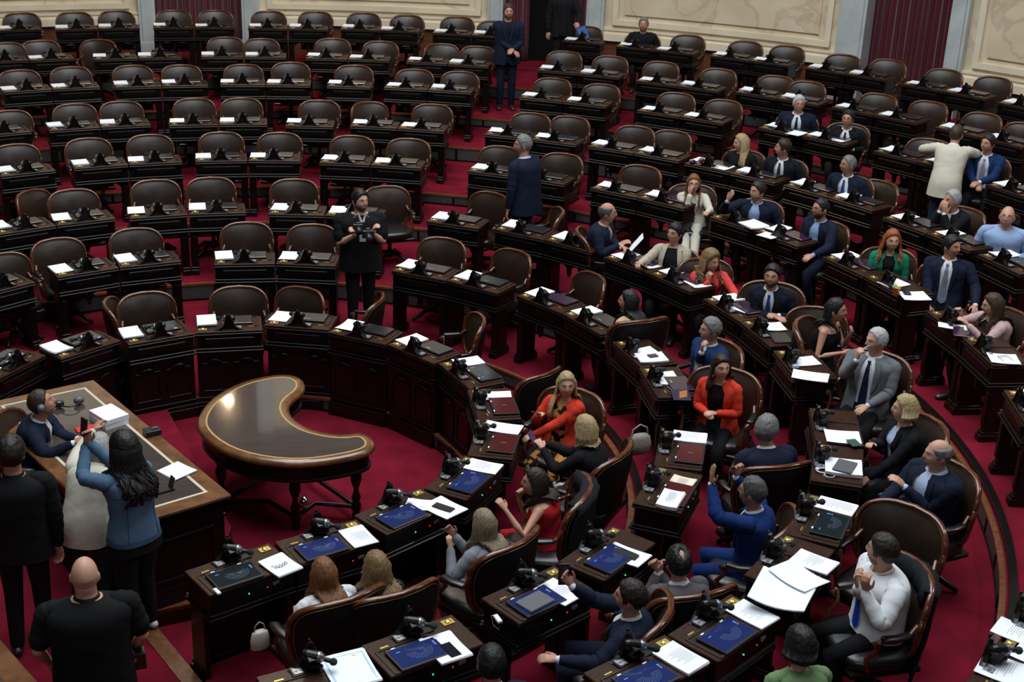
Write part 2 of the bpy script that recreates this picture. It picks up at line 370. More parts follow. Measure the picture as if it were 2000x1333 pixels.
def make_desk(full):
    root = empty('legislator_desk')
    desk_top_parts(root, full)
    if not full:
        for s in (-1, 1):
            m = MB(); m.b2(s * 0.30 - 0.045, s * 0.30 + 0.045, 0.02, 0.14, 0.0, 0.57); m.b2(s * 0.30 - 0.03, s * 0.30 + 0.03, 0.12, 0.24, 0.10, 0.57)
            m.b2(s * 0.30 - 0.047, s * 0.30 + 0.047, -0.02, 0.27, 0.0, 0.07); m.b2(s * 0.30 - 0.046, s * 0.30 + 0.046, 0.0, 0.255, 0.07, 0.10)
            m.b2(s * 0.30 - 0.035, s * 0.30 + 0.035, 0.005, 0.03, 0.15, 0.5)
            m.build('leg', WOOD, root, bevel=0.004)
        m = MB()                                                       # arched rail with a centre pendant
        for s in (-1, 1):
            c = 0.1275 * s; q = []
            for i in range(13):
                a = PI * i / 12; q.append((c + 0.115 * math.cos(a), 0.455 + 0.09 * math.sin(a)))
            poly = [(c + 0.1275, 0.565), (c + 0.1275, 0.455)] + q + [(c - 0.1275, 0.455), (c - 0.1275, 0.565)]
            n = len(poly)
            for i in range(2, n - 3):
                a, b = poly[i], poly[i + 1]
                m.add([(a[0], 0.03, a[1]), (b[0], 0.03, b[1]), (b[0], 0.03, 0.565), (a[0], 0.03, 0.565), (a[0], 0.055, a[1]), (b[0], 0.055, b[1]), (b[0], 0.055, 0.565), (a[0], 0.055, 0.565)],
                      [(0, 1, 2, 3), (7, 6, 5, 4), (0, 4, 5, 1)])
        m.b2(-0.025, 0.025, 0.025, 0.06, 0.43, 0.565); m.ell((0, 0.04, 0.42), (0.02, 0.02, 0.03), nu=8, nv=5)
        m.build('arched_rail', WOOD, root)
    else:
        m = MB(); m.b2(-0.335, 0.335, 0.02, 0.06, -0.14, 0.56)
        m.b2(-W2, W2, -0.03, 0.10, -0.15, -0.04); m.b2(-W2, W2, -0.018, 0.10, -0.04, 0.0); m.b2(-0.34, 0.34, 0.0, 0.08, 0.02, 0.045)
        for s in (-1, 1):
            c = 0.165 * s
            m.b2(c - 0.13, c + 0.13, 0.008, 0.03, 0.10, 0.12); m.b2(c - 0.13, c + 0.13, 0.008, 0.03, 0.42, 0.435)
            m.b2(c - 0.13, c - 0.118, 0.008, 0.03, 0.10, 0.43); m.b2(c + 0.118, c + 0.13, 0.008, 0.03, 0.10, 0.43)
            m.tube([(c - 0.07, 0.0, 0.455), (c - 0.035, -0.006, 0.475), (c, -0.008, 0.48), (c + 0.035, -0.006, 0.475), (c + 0.07, 0.0, 0.455)], [0.008, 0.012, 0.016, 0.012, 0.008], 6)
        m.build('front_panel', WOOD, root, bevel=0.004)
        for s in (-1, 1):
            m = MB(); m.b2(s * 0.325 - 0.018, s * 0.325 + 0.018, 0.04, 0.25, 0.0, 0.57); m.build('side_panel', WOOD, root)
    desk_stand(root)
    return root
desk_open = make_desk(False); desk_full = make_desk(True)
used = {False: False, True: False}
DESKS = [(1, 145.46, 2.446, 'd', 39), (1, 128.27, 2.242, 'd', 194), (1, 109.67, 2.091, 'd', 333), (1, 90.46, 2.103, 'c', 460), (1, 71.89, 2.235, 'c', 595), (1, 53.58, 2.162, 'c', 707), (1, 35.04, 2.182, 'c', 810), (1, 16.78, 2.229, 'd', 883), (1, -1.4, 2.203, 'm', 925), (1, -19.65, 2.211, 'm', 931), (1, -38.01, 2.181, 'b', 875), (1, -56.66, 2.142, 'b', 773), (1, -75.05, 2.244, 'b', 647), (1, -92.19, 2.461, 'd', 470), (2, 126.63, 3.962, 'c', 8), (2, 112.9, 3.955, 'c', 171), (2, 102.69, 3.955, 'c', 291), (2, 87.07, 3.758, 'c', 478), (2, 76.32, 3.758, 'c', 597), (2, 55.7, 3.794, 'c', 818), (2, 45.06, 3.794, 'c', 920), (2, 31.94, 3.897, 'p', 1050), (2, 21.58, 3.897, 'c', 1142), (2, 8.2, 3.908, 'e', 1228), (2, -2.16, 3.884, 'p', 1270), (2, -22.6, 3.844, 'm', 1286), (2, -33.07, 3.863, 'm', 1263), (2, -49.42, 3.873, 'b', 1147), (2, -60.55, 3.886, 'b', 1016), (2, -74.65, 3.991, 'b', 797), (2, -84.58, 4.135, 'e', 613), (3, 116.35, 5.154, 'c', 52), (3, 108.51, 5.154, 'c', 168), (3, 98.99, 5.095, 'c', 315), (3, 91.06, 5.095, 'c', 420), (3, 80.12, 5.024, 'c', 576), (3, 72.08, 5.024, 'c', 690), (3, 57.87, 5.125, 'c', 883), (3, 48.27, 5.205, 'c', 1016), (3, 40.51, 5.205, 'p', 1110), (3, 30.61, 5.172, 'p', 1223), (3, 22.8, 5.172, 'p', 1310), (3, 12.51, 5.17, 'p', 1410), (3, 4.69, 5.17, 'e', 1478), (3, -4.1, 5.158, 'e', 1535), (3, -18.81, 5.144, 'e', 1590), (3, -26.66, 5.134, 'e', 1590), (3, -37.0, 5.14, 'd', 1556), (3, -44.85, 5.132, 'e', 1496), (3, -55.63, 5.182, 'b', 1368), (3, -63.42, 5.168, 'b', 1228), (4, 110.8, 6.94, 'c', 55), (4, 103.11, 6.938, 'c', 200), (4, 97.29, 6.938, 'c', 302), (4, 90.15, 6.926, 'c', 433), (4, 84.32, 6.926, 'c', 535), (4, 76.32, 6.866, 'c', 672), (4, 70.43, 6.866, 'c', 773), (4, 59.43, 6.949, 'c', 949), (4, 53.62, 6.949, 'c', 1066), (4, 44.99, 7.001, 'c', 1194), (4, 39.22, 7.001, 'p', 1297), (4, 29.98, 6.963, 'e', 1433), (4, 24.18, 6.963, 'p', 1515), (4, 15.08, 6.964, 'p', 1648), (4, 9.28, 6.964, 'e', 1727), (4, 0.07, 6.978, 'e', 1840), (4, -5.72, 6.978, 'e', 1918), (4, -16.09, 6.875, 'e', 1979), (5, 109.96, 8.562, 'c', 10), (5, 103.74, 8.524, 'c', 148), (5, 99.0, 8.524, 'c', 243), (5, 92.65, 8.429, 'c', 378), (5, 87.86, 8.429, 'c', 475), (5, 81.31, 8.348, 'c', 604), (5, 74.98, 8.436, 'c', 732), (5, 70.2, 8.436, 'c', 819), (5, 61.47, 8.471, 'c', 988), (5, 56.7, 8.471, 'c', 1084), (5, 50.86, 8.506, 'c', 1193), (5, 46.11, 8.506, 'c', 1284), (5, 40.68, 8.464, 'c', 1381), (5, 35.91, 8.464, 'c', 1470), (5, 30.37, 8.49, 'c', 1576), (5, 25.62, 8.49, 'c', 1661), (5, 19.19, 8.389, 'c', 1765), (5, 14.37, 8.389, 'c', 1850), (5, 8.71, 8.396, 'c', 1950), (6, 105.93, 10.252, 'c', 53), (6, 101.99, 10.252, 'c', 150), (6, 96.89, 10.174, 'c', 272), (6, 92.92, 10.174, 'c', 360), (6, 87.96, 10.198, 'c', 473), (6, 84.0, 10.198, 'c', 564), (6, 78.65, 10.184, 'c', 681), (6, 73.59, 10.221, 'c', 794), (6, 69.64, 10.221, 'c', 877), (6, 61.3, 10.161, 'c', 1050), (6, 57.32, 10.161, 'c', 1147), (6, 50.57, 10.157, 'c', 1280), (6, 46.6, 10.157, 'c', 1375), (6, 39.85, 10.281, 'c', 1519), (6, 35.93, 10.281, 'c', 1617), (6, 29.67, 10.301, 'c', 1750), (6, 25.75, 10.301, 'c', 1838), (6, 19.0, 10.133, 'c', 1968), (7, 106.14, 11.937, 'c', 10), (7, 102.75, 11.89, 'c', 101), (7, 97.97, 11.75, 'c', 228), (7, 94.53, 11.75, 'c', 312), (7, 89.65, 11.769, 'c', 436), (7, 86.22, 11.769, 'c', 516), (7, 81.24, 11.729, 'c', 638), (7, 77.8, 11.729, 'c', 719), (7, 72.97, 11.695, 'c', 833), (7, 69.51, 11.695, 'c', 914), (7, 62.1, 11.729, 'c', 1089), (7, 58.65, 11.729, 'c', 1168), (7, 53.67, 11.625, 'c', 1281), (7, 50.2, 11.625, 'c', 1361), (7, 45.67, 11.761, 'c', 1475), (7, 42.24, 11.761, 'c', 1560), (7, 37.87, 11.779, 'c', 1666), (7, 34.44, 11.779, 'c', 1748), (7, 29.64, 11.779, 'c', 1869), (7, 26.21, 11.779, 'c', 1955), (8, 103.99, 13.599, 'c', 38), (8, 100.07, 13.471, 'c', 152), (8, 97.08, 13.471, 'c', 231), (8, 93.14, 13.475, 'c', 341), (8, 90.15, 13.475, 'c', 417), (8, 86.18, 13.395, 'c', 524), (8, 83.16, 13.395, 'c', 600), (8, 79.24, 13.494, 'c', 702), (8, 76.25, 13.494, 'c', 780), (8, 72.19, 13.443, 'c', 882), (8, 69.18, 13.443, 'c', 957), (8, 62.19, 13.534, 'c', 1137), (8, 57.93, 13.396, 'c', 1242), (8, 54.91, 13.396, 'c', 1315), (8, 50.71, 13.416, 'c', 1428), (8, 47.7, 13.416, 'c', 1500), (8, 43.55, 13.432, 'c', 1611), (8, 40.54, 13.432, 'c', 1693), (8, 36.24, 13.323, 'c', 1803), (8, 33.21, 13.323, 'c', 1879), (8, 29.17, 13.244, 'c', 1985), (4, -45.35, 6.852, 'e', 1985), (4, -50.36, 6.848, 'e', 1925)]
dplace = places([(d[0], d[1]) for d in DESKS])

# tablet prototypes (local to the desk's writing place)
def slab(m, w, d, h, z=0):
    m.box((0, 0, z + h / 2), (w, d, h))
def hemi(m, s=1.0, cx=0.0, cy=0.0, z=0.0):
    for i in range(5):
        rr = (0.018 + 0.0075 * i) * s; n = 7 + 2 * i
        for j in range(n):
            a = PI * (0.0 + j / (n - 1)); m.box((cx + rr * 1.25 * math.cos(a), cy + rr * math.sin(a) * 1.1 - 0.01, z), (0.0035 * s, 0.0035 * s, 0.0006))
def make_tablet(kind):
    root = empty('tablet_computer')
    if kind in 'cp':
        m = MB(); slab(m, 0.32, 0.22, 0.016); m.build('case', PURP if kind == 'p' else LID, root, bevel=0.006)
        m = MB(); m.box((-0.03, -0.075, 0.018), (0.07, 0.018, 0.004)); m.build('latch', CHROME, root)
    else:
        m = MB(); slab(m, 0.36, 0.245, 0.014); m.build('case', BLACK, root, bevel=0.004)
        m = MB(); slab(m, 0.335, 0.205, 0.001, 0.0145); m.build('screen', {'d': DSCR, 'b': BSCR, 'm': MSCR}[kind], root)
        m = MB(); z = 0.0162
        if kind == 'm': m.box((0.0, 0.0, z), (0.006, 0.05, 0.0006))
        else: hemi(m, 1.45, -0.02, 0.0, z)
        m.cur = 1
        if kind != 'm':
            m.box((-0.145, -0.055, z), (0.012, 0.010, 0.0006)); m.box((-0.145, -0.040, z), (0.012, 0.010, 0.0006)); m.box((0.11, -0.06, z), (0.03, 0.005, 0.0006))
            m.cur = 2; m.box((-0.145, -0.022, z), (0.012, 0.010, 0.0006))
        m.build('screen_graphic', [GLYPH, GLYB, GLYO], root)
        m = MB()
        for s in (-0.09, 0.12): m.box((s, -0.112, 0.016), (0.03, 0.010, 0.004))
        m.build('clip', PAPER, root)
    return root
TABP = {k: make_tablet(k) for k in 'cpdbm'}
TNAME = {'c': 'closed dark tablet', 'p': 'closed purple-sheened tablet', 'd': 'dark-screened tablet', 'b': 'blue-screened tablet', 'm': 'maroon-screened tablet'}
tab_used = set()
paper_mesh = {}
def paper_stack(w, d, h, lines=False, curl=0.0):
    key = (round(w, 3), round(d, 3), round(h, 3), lines, curl)
    if key in paper_mesh: return paper_mesh[key]
    m = MB(); n = 6; t = max(h, 0.003)
    for (dx, dy, a, z0, z1) in ((0, 0, 0, 0, t * 0.55), (0.004, -0.003, R(1.5), t * 0.55, t)):
        rows = []
        ca, sa = math.cos(a), math.sin(a)
        for i in range(n + 1):
            y = -d / 2 + d * i / n; up_ = curl * (2 * abs(i / n - 0.5)) ** 2
            def q(x, z): return (ca * x - sa * y + dx, sa * x + ca * y + dy, z + up_)
            rows.append([q(-w / 2, z0), q(w / 2, z0), q(w / 2, z1), q(-w / 2, z1)])
        m.rings(rows)
    if lines:
        m.cur = 1
        rnd = random.Random(3)
        for i in range(16):
            L = w * (0.45 + 0.25 * rnd.random()); m.box((-w * 0.38 + L / 2, d / 2 - 0.03 - i * (d - 0.06) / 16, t + 0.0008), (L, 0.0022, 0.0006))
    me = m.mesh('paper', [PAPER, INK]); paper_mesh[key] = me
    return me
def place_paper(x, y, z, rz, label, w=0.21, d=0.29, h=0.012, lines=False, curl=0.004, group='white papers on the desks', name='paper_stack', cat='paper'):
    o = bpy.data.objects.new(name, paper_stack(w, d, h, lines, curl)); COL.objects.link(o)
    o.location = (x, y, z); o.rotation_euler = (0, 0, rz)
    return tag(o, label, cat, group)
rnd = random.Random(11)
DK = {}
def dl(key, x, y, z=0.80):       # desk-local point -> world
    k, th, r, rz, zf = DK[key]; c, s = math.cos(rz), math.sin(rz)
    ox, oy = r * math.cos(R(th)), r * math.sin(R(th))
    return (ox + c * x - s * y, oy + s * x + c * y, zf + z)
NOPAPER = {(1, 470), (4, 1840), (2, 1016), (3, 1478), (3, 1535), (4, 1433), (2, 613), (3, 1590), (3, 1496), (2, 797), (4, 1727), (4, 1918), (1, 773), (2, 1228), (2, 1270), (2, 1263), (2, 1147), (1, 925), (1, 931)}
for i, (k, th, r, scr, px) in enumerate(DESKS):
    full = k == 1
    proto = desk_full if full else desk_open
    o = proto if not used[full] else copy_tree(proto)
    used[full] = True
    rz = R(th - 90 + {(1, 470): 28.5, (1, 647): 6.5, (2, 797): 7.0, (2, 613): 10.0}.get((k, px), 0)); zf = FL[k]
    o.location = (r * math.cos(R(th)), r * math.sin(R(th)), zf); o.rotation_euler = (0, 0, rz)
    pl_ = dplace[i]
    tag(o, 'dark carved wooden desk, ' + pl_, 'desk', 'legislators desks in %s' % ROWN[k])
    key = (k, px) if (k, px) not in DK else (k, px, 2)
    DK[key] = (k, th, r, rz, zf)
    if k >= 5: jx, jy, jr = rnd.uniform(-.02, .02), rnd.uniform(-.015, .01), rnd.uniform(-.08, .08)
    else: jx, jy, jr = rnd.uniform(-.012, .012), rnd.uniform(-.02, .02), rnd.uniform(-.1, .1)
    if (k, px) not in NOPAPER:
        x, y, z = dl(key, -0.236 + jx * 0.6, (0.252 if th < 35 or k < 4 else 0.232) + jy, 0.8015)
        dpt = 0.29 if th < 35 or k < 4 else 0.25
        place_paper(x, y, z, rz + jr, 'white paper on the desk, ' + pl_, w=0.20, d=dpt, h=rnd.choice((0.006, 0.012, 0.018)), lines=(th < -10), curl=rnd.choice((0.0, 0.004, 0.012)))
    if scr != 'e':
        t = TABP[scr] if scr not in tab_used else copy_tree(TABP[scr])
        tab_used.add(scr)
        x, y, z = dl(key, 0.088, 0.268 if scr in 'dbm' else 0.262, 0.8075)
        t.location = (x, y, z); t.rotation_euler = (0, 0, rz + rnd.uniform(-.03, .03))
        tag(t, TNAME[scr] + ' on the desk, ' + pl_, 'tablet', 'tablets on the desks')
    if th < -25 and k < 4:
        for (lx, mt) in ((0.03, LEDG), (-0.12, LEDR)):
            m = MB(); m.ell((lx, 0.367, 0.69), (0.006, 0.006, 0.006), nu=6, nv=4); m.build('indicator_light', mt, o)
        m = MB(); m.box((-0.19, 0.367, 0.705), (0.05, 0.01, 0.025)); m.build('socket_plate', SILVER, o)

# ------------------------------------------------------------------ swivel armchairs (sitter faces local -Y)
def back_pt(u, v, off=0.0):
    y = 0.215 - 1.25 * u * u + 0.14 * (v - 0.45)
    return Vector((u, y + off, v))
def back_outline(n=44):
    out = []
    for i in range(n):
        t = 2 * PI * i / n; c, s = math.cos(t), math.sin(t); e = 2 / 4.2
        u = 0.318 * math.copysign(abs(c) ** e, c); v = 0.675 + 0.258 * math.copysign(abs(s) ** e, s)
        u *= 1 - 0.16 * max(0, min(1, (0.70 - v) / 0.28)) ** 1.3
        if v > 0.8: v += 0.012 * (1 - (u / 0.318) ** 2)
        out.append((u, v))
    return out
def make_chair():
    root = empty('swivel_chair')
    ol = back_outline()
    m = MB(); rs = []
    for q in (0.02, 0.25, 0.5, 0.7, 0.84, 0.93, 0.985, 1.0):
        pf = 0.065 * (1 - q ** 2.6) - 0.004
        rs.append([back_pt(u * q, 0.675 + (v - 0.675) * q, -pf) for u, v in ol])
    m.rings(rs, cap=True); m.f.pop(); m.m.pop()
    bk = m.build('backrest', LEATH, root, smooth=True)
    m = MB(); rs = []
    for q in (0.02, 0.4, 0.7, 0.9, 1.0):
        pf = 0.035 * (1 - q ** 5) + 0.004
        rs.append([back_pt(u * q, 0.675 + (v - 0.675) * q, pf) for u, v in ol][::-1])
    m.rings(rs, cap=True); m.f.pop(); m.m.pop()
    m.build('rear_panel', LEATR, root, smooth=True)
    m = MB(); pts = [back_pt(u * 1.0, v, 0.0) for u, v in ol]
    m.tube(pts + [pts[0], pts[1]], [(0.0155, 0.022)] * (len(pts) + 2), 8, up=(0, 1, 0.01), round_ends=False)
    rim = m.build('wooden_rim', RIM, root, smooth=True)
    m = MB()
    pts = [back_pt(u * 0.93, 0.675 + (v - 0.675) * 0.93, -0.012) for u, v in ol]; m.tube(pts + [pts[0]], 0.0028, 5, round_ends=False)
    pts = [back_pt(u * 0.95, 0.675 + (v - 0.675) * 0.95, 0.022) for u, v in ol]; m.tube(pts + [pts[0]], 0.0028, 5, round_ends=False)
    m.build('nail_line', NAIL, rim)
    m = MB(); rs = []                                                   # round-cornered seat
    for z, q in ((0.375, 0.80), (0.375, 0.97), (0.40, 1.0), (0.435, 1.0), (0.455, 0.95), (0.468, 0.8), (0.475, 0.5), (0.478, 0.05)):
        rs.append([(0.27 * q * math.copysign(abs(math.cos(a)) ** 0.62, math.cos(a)), -0.015 + 0.255 * q * math.copysign(abs(math.sin(a)) ** 0.62, math.sin(a)), z) for a in [2 * PI * j / 28 for j in range(28)]])
    m.rings(rs); m.build('seat', LEATB, root, smooth=True)
    m = MB(); m.b2(-0.26, 0.26, -0.25, 0.22, 0.335, 0.378); m.build('seat_rail', WOOD, root, bevel=0.01)
    for s in (-1, 1):
        m = MB()
        m.tube([(s * 0.27, 0.13, 0.70), (s * 0.29, 0.07, 0.645), (s * 0.30, -0.01, 0.628), (s * 0.295, -0.10, 0.632), (s * 0.285, -0.14, 0.615), (s * 0.28, -0.125, 0.59)], [(0.017, 0.014)] * 4 + [(0.02, 0.018), (0.014, 0.012)], 8)
        m.tube([(s * 0.283, -0.10, 0.625), (s * 0.265, -0.10, 0.56), (s * 0.255, -0.16, 0.48), (s * 0.25, -0.14, 0.39)], [0.016, 0.014, 0.018, 0.016], 8)
        ar = m.build('armrest', RIM, root, smooth=True)
        m = MB(); m.tube([(s * 0.293, 0.07, 0.658), (s * 0.302, -0.01, 0.652), (s * 0.296, -0.09, 0.652)], [(0.032, 0.016)] * 3, 10, up=(0, 0, 1)); m.build('arm_pad', LEATB, ar, smooth=True)
    m = MB(); m.lathe([(0.05, 0.33), (0.03, 0.30), (0.025, 0.2), (0.035, 0.14), (0.05, 0.12), (0.045, 0.08)], n=12)
    m.lathe([(0.09, 0.34), (0.09, 0.32), (0.04, 0.30)], n=12); m.build('column', WOOD, root, smooth=True)
    for i in range(4):
        a = PI / 4 + PI / 2 * i; c, s = math.cos(a), math.sin(a)
        m = MB(); m.tube([(0.03 * c, 0.03 * s, 0.13), (0.14 * c, 0.14 * s, 0.12), (0.23 * c, 0.23 * s, 0.06), (0.29 * c, 0.29 * s, 0.03)], [(0.022, 0.03), (0.022, 0.028), (0.02, 0.024), (0.022, 0.02)], 8)
        m.ell((0.29 * c, 0.29 * s, 0.022), (0.02, 0.02, 0.022), nu=8, nv=5); m.build('leg', WOOD, root, smooth=True)
    return root
chair0 = make_chair(); chair_used = False
def place_chair(x, y, z, a, label, group):
    global chair_used
    o = chair0 if not chair_used else copy_tree(chair0); chair_used = True
    o.location = (x, y, z); o.rotation_euler = (0, 0, R(a - 90))
    return tag(o, label, 'chair', group)
CHAIRS = [(8, -3.305, 13.793, 103.5, 103.5), (8, -2.435, 13.899, 99.9, 99.9), (8, -1.734, 14.077, 97.0, 97.0), (8, -0.745, 14.164, 93.0, 93.0), (8, -0.01, 14.184, 90.0, 90.0), (8, 0.942, 14.106, 86.2, 86.2), (8, 1.786, 14.068, 82.8, 82.8), (8, 2.655, 13.933, 79.2, 79.2), (8, 3.424, 13.684, 76.0, 76.0), (8, 4.327, 13.507, 72.2, 72.2), (8, 4.919, 13.036, 69.3, 69.3), (8, 6.486, 12.461, 62.5, 62.5), (8, 8.107, 11.548, 54.9, 54.9), (8, 8.94, 10.927, 50.7, 50.7), (8, 9.522, 10.474, 47.7, 47.7), (8, 10.162, 9.653, 43.5, 43.5), (8, 10.758, 9.189, 40.5, 40.5), (8, 11.305, 8.349, 36.4, 36.4), (8, 11.804, 7.719, 33.2, 33.2), (7, -3.352, 11.986, 105.6, 105.6), (7, -2.84, 12.208, 103.1, 103.1), (7, -1.999, 12.277, 73.7, 98.7), (7, 0.139, 12.534, 89.4, 89.4), (7, 0.732, 12.366, 86.6, 86.6), (7, 1.949, 12.382, 81.1, 81.1), (7, 2.747, 12.11, 77.2, 77.2), (7, 3.817, 11.844, 92.6, 72.6), (7, 4.353, 11.603, 69.4, 69.4), (7, 5.763, 11.131, 62.6, 62.6), (7, 6.448, 10.672, 58.9, 58.9), (7, 7.176, 10.155, 54.8, 54.8), (7, 7.949, 9.522, 50.1, 50.1), (7, 8.696, 8.913, 45.7, 45.7), (7, 9.035, 8.456, 43.1, 43.1), (7, 9.778, 7.508, 37.5, 37.5), (7, 10.313, 6.944, 34.0, 34.0), (7, 10.73, 6.138, 29.8, 29.8), (7, 10.991, 5.488, 26.5, 26.5), (6, -2.969, 10.411, 105.9, 105.9), (6, -2.241, 10.639, 101.9, 101.9), (6, -1.32, 10.742, 97.0, 97.0), (6, -0.575, 10.767, 93.1, 93.1), (6, 0.388, 10.789, 87.9, 87.9), (6, 1.146, 10.955, 84.0, 84.0), (6, 2.143, 10.667, 78.6, 78.6), (6, 3.08, 10.315, 73.4, 73.4), (6, 3.788, 10.114, 69.5, 69.5), (6, 5.177, 9.537, 61.5, 61.5), (6, 5.842, 9.042, 57.1, 57.1), (6, 6.843, 8.346, 50.7, 50.7), (6, 7.409, 7.809, 46.5, 46.5), (6, 9.45, 5.19, 49.3, 29.3), (5, -2.901, 8.557, 108.7, 108.7), (5, -2.058, 8.951, 102.9, 102.9), (5, -1.417, 9.094, 98.9, 98.9), (5, -0.378, 9.242, 92.3, 92.3), (5, 0.31, 9.245, 88.1, 88.1), (5, 1.456, 9.035, 80.8, 80.8), (5, 2.276, 8.873, 111.6, 76.6), (5, 3.116, 8.677, 70.2, 70.2), (5, 4.484, 8.022, 60.8, 60.8), (5, 5.019, 7.77, 57.1, 57.1), (5, 5.814, 7.098, 50.7, 50.7), (5, 6.271, 6.8, 47.3, 47.3), (5, 8.071, 3.982, 26.3, 26.3), (4, -2.661, 7.16, 110.4, 110.4), (4, -1.764, 7.437, 103.3, 103.3), (4, -0.966, 7.59, 97.3, 97.3), (4, -0.009, 7.681, 90.1, 90.1), (4, 0.791, 7.601, 84.1, 84.1), (4, 1.775, 7.358, 76.4, 76.4), (4, 2.539, 7.132, 70.4, 70.4), (4, 3.736, 6.62, 60.6, 60.6), (4, 4.5, 6.176, 53.9, 53.9), (4, 5.4, 5.468, 45.4, 45.4), (3, -2.183, 5.576, 147.9, 112.9), (3, -1.801, 5.516, 108.1, 108.1), (3, -0.845, 5.877, 98.2, 98.2), (3, -0.166, 5.935, 91.6, 91.6), (3, 0.874, 5.763, 81.4, 81.4), (3, 2.076, 5.335, 100.1, 70.1), (3, 3.217, 4.979, 41.5, 56.5), (3, 3.839, 4.356, -8.6, 46.4), (3, 5.81, 0.44, 66.6, 6.6), (2, -2.383, 3.699, 122.8, 122.8), (2, -1.866, 4.19, 114.0, 114.0), (2, -1.03, 4.487, 102.9, 102.9), (2, 0.235, 4.605, 87.1, 87.1), (2, 1.002, 4.448, 77.3, 77.3), (2, 2.45, 3.776, 57.0, 57.0), (2, 3.147, 3.282, 33.5, 45.5), (2, 3.821, 2.418, 16.4, 31.4), (1, -1.027, 2.703, 180.7, 115.7), (1, -0.841, 2.702, 107.3, 107.3), (1, 0.093, 2.774, 88.1, 88.1), (1, 0.678, 2.693, 54.0, 74.0), (1, 1.376, 2.594, -18.0, 57.0), (1, 2.356, 1.784, -0.9, 34.1), (1, 2.828, 0.486, -54.9, 5.1)]
cplace = places([(c[0], c[4]) for c in CHAIRS])
for i, (k, x, y, a, th) in enumerate(CHAIRS):
    turned = abs(a - th) > 10
    place_chair(x, y, FL[k], a, ('empty leather armchair turned aside, ' if turned else 'empty brown leather armchair, ') + cplace[i].replace('left of', 'empty left of').replace('right of', 'empty right of'), 'empty leather chairs in %s' % ROWN[k])

# ------------------------------------------------------------------ bean shaped table in the well
TB = [(-0.343, 0.279), (-0.312, 0.488), (-0.236, 0.71), (-0.129, 0.887), (0.031, 1.075), (0.224, 1.201), (0.454, 1.262), (0.604, 1.217), (0.682, 1.091), (0.693, 0.951), (0.654, 0.808), (0.556, 0.664), (0.499, 0.507), (0.507, 0.321), (0.563, 0.145), (0.661, -0.022), (0.824, -0.142), (0.983, -0.195), (1.102, -0.169), (1.181, -0.223), (1.225, -0.335), (1.222, -0.439), (1.174, -0.535), (1.057, -0.61), (0.825, -0.677), (0.6, -0.705), (0.381, -0.674), (0.121, -0.558), (-0.097, -0.368), (-0.251, -0.12), (-0.329, 0.102)]
TC = Vector((sum(p[0] for p in TB) / len(TB), sum(p[1] for p in TB) / len(TB)))
def smooth_closed(P_, it=2):
    for _ in range(it):
        Q = []
        for i in range(len(P_)):
            a = P_[i]; b = P_[(i + 1) % len(P_)]
            Q += [(a[0] * .75 + b[0] * .25, a[1] * .75 + b[1] * .25), (a[0] * .25 + b[0] * .75, a[1] * .25 + b[1] * .75)]
        P_ = Q
    return P_
def inset(P_, d):
    n = len(P_); out = []
    A = sum(P_[i][0] * P_[(i + 1) % n][1] - P_[(i + 1) % n][0] * P_[i][1] for i in range(n)); sg = 1 if A > 0 else -1
    for i in range(n):
        a = Vector(P_[i - 2]); b = Vector(P_[(i + 2) % n]); t = (b - a).normalized(); nrm = Vector((-t.y, t.x)) * sg
        out.append((P_[i][0] + nrm.x * d, P_[i][1] + nrm.y * d))
    return out
tb = smooth_closed(TB, 1)
if sum(tb[i][0] * tb[(i + 1) % len(tb)][1] - tb[(i + 1) % len(tb)][0] * tb[i][1] for i in range(len(tb))) < 0: tb = tb[::-1]
root = empty('curved_table', (TC.x, TC.y, FL[0])); zo = FL[0]
def rel(P_, z): return [(x - TC.x, y - TC.y, z - zo) for x, y in P_]
m = MB(); m.rings([rel(inset(tb, 0.03), 0.575), rel(tb, 0.585), rel(inset(tb, -0.008), 0.60), rel(tb, 0.625), rel(inset(tb, 0.012), 0.64), rel(inset(tb, 0.07), 0.64)], cap=False)
m.build('wooden_border', BROWN, root, smooth=True)
m = MB(); m.rings([rel(inset(tb, 0.07), 0.641), rel(inset(tb, 0.088), 0.6415)], cap=False); m.build('gold_inlay', GOLD, root)
m = MB(); P3 = rel(inset(tb, 0.088), 0.641); m.add(P3, [tuple(range(len(P3)))]); m.build('glass_top', GLASS, root)
m = MB(); m.rings([rel(inset(tb, 0.05), 0.575), rel(inset(tb, 0.05), 0.45), rel(inset(tb, 0.03), 0.44), rel(inset(tb, 0.03), 0.42), rel(inset(tb, 0.06), 0.41)], cap=False); m.build('apron', WOOD, root, smooth=False)
LEGS = [(1.059, -0.351), (0.498, -0.472), (-0.148, -0.078), (0.516, 1.076), (0.003, 0.298)]
for (x, y) in LEGS[:4]:
    m = MB(); m.lathe([(0.035, 0.57), (0.045, 0.52), (0.03, 0.49), (0.05, 0.46), (0.052, 0.40), (0.035, 0.34), (0.022, 0.31), (0.03, 0.26), (0.045, 0.22), (0.03, 0.17), (0.045, 0.15), (0.045, 0.09), (0.025, 0.07), (0.042, 0.04), (0.036, 0.0)], (x - TC.x, y - TC.y, 0), 12)
    m.build('leg', WOOD, root, smooth=True)
m = MB(); ci = [(x - TC.x, y - TC.y, 0.12) for x, y in LEGS[:4]]
for a, b in ((0, 1), (1, 2), (2, 3), (3, 0)):
    A = Vector(ci[a]); B = Vector(ci[b]); mid = (A + B) / 2 + Vector((-(A + B).x * .15, -(A + B).y * .15, 0)); m.tube([A, (A * .6 + mid * .4) , mid, (B * .6 + mid * .4), B], 0.022, 8)
m.build('stretcher', WOOD, root, smooth=True)
tag(root, 'bean-shaped glass-topped table with gold inlay in the well', 'table')

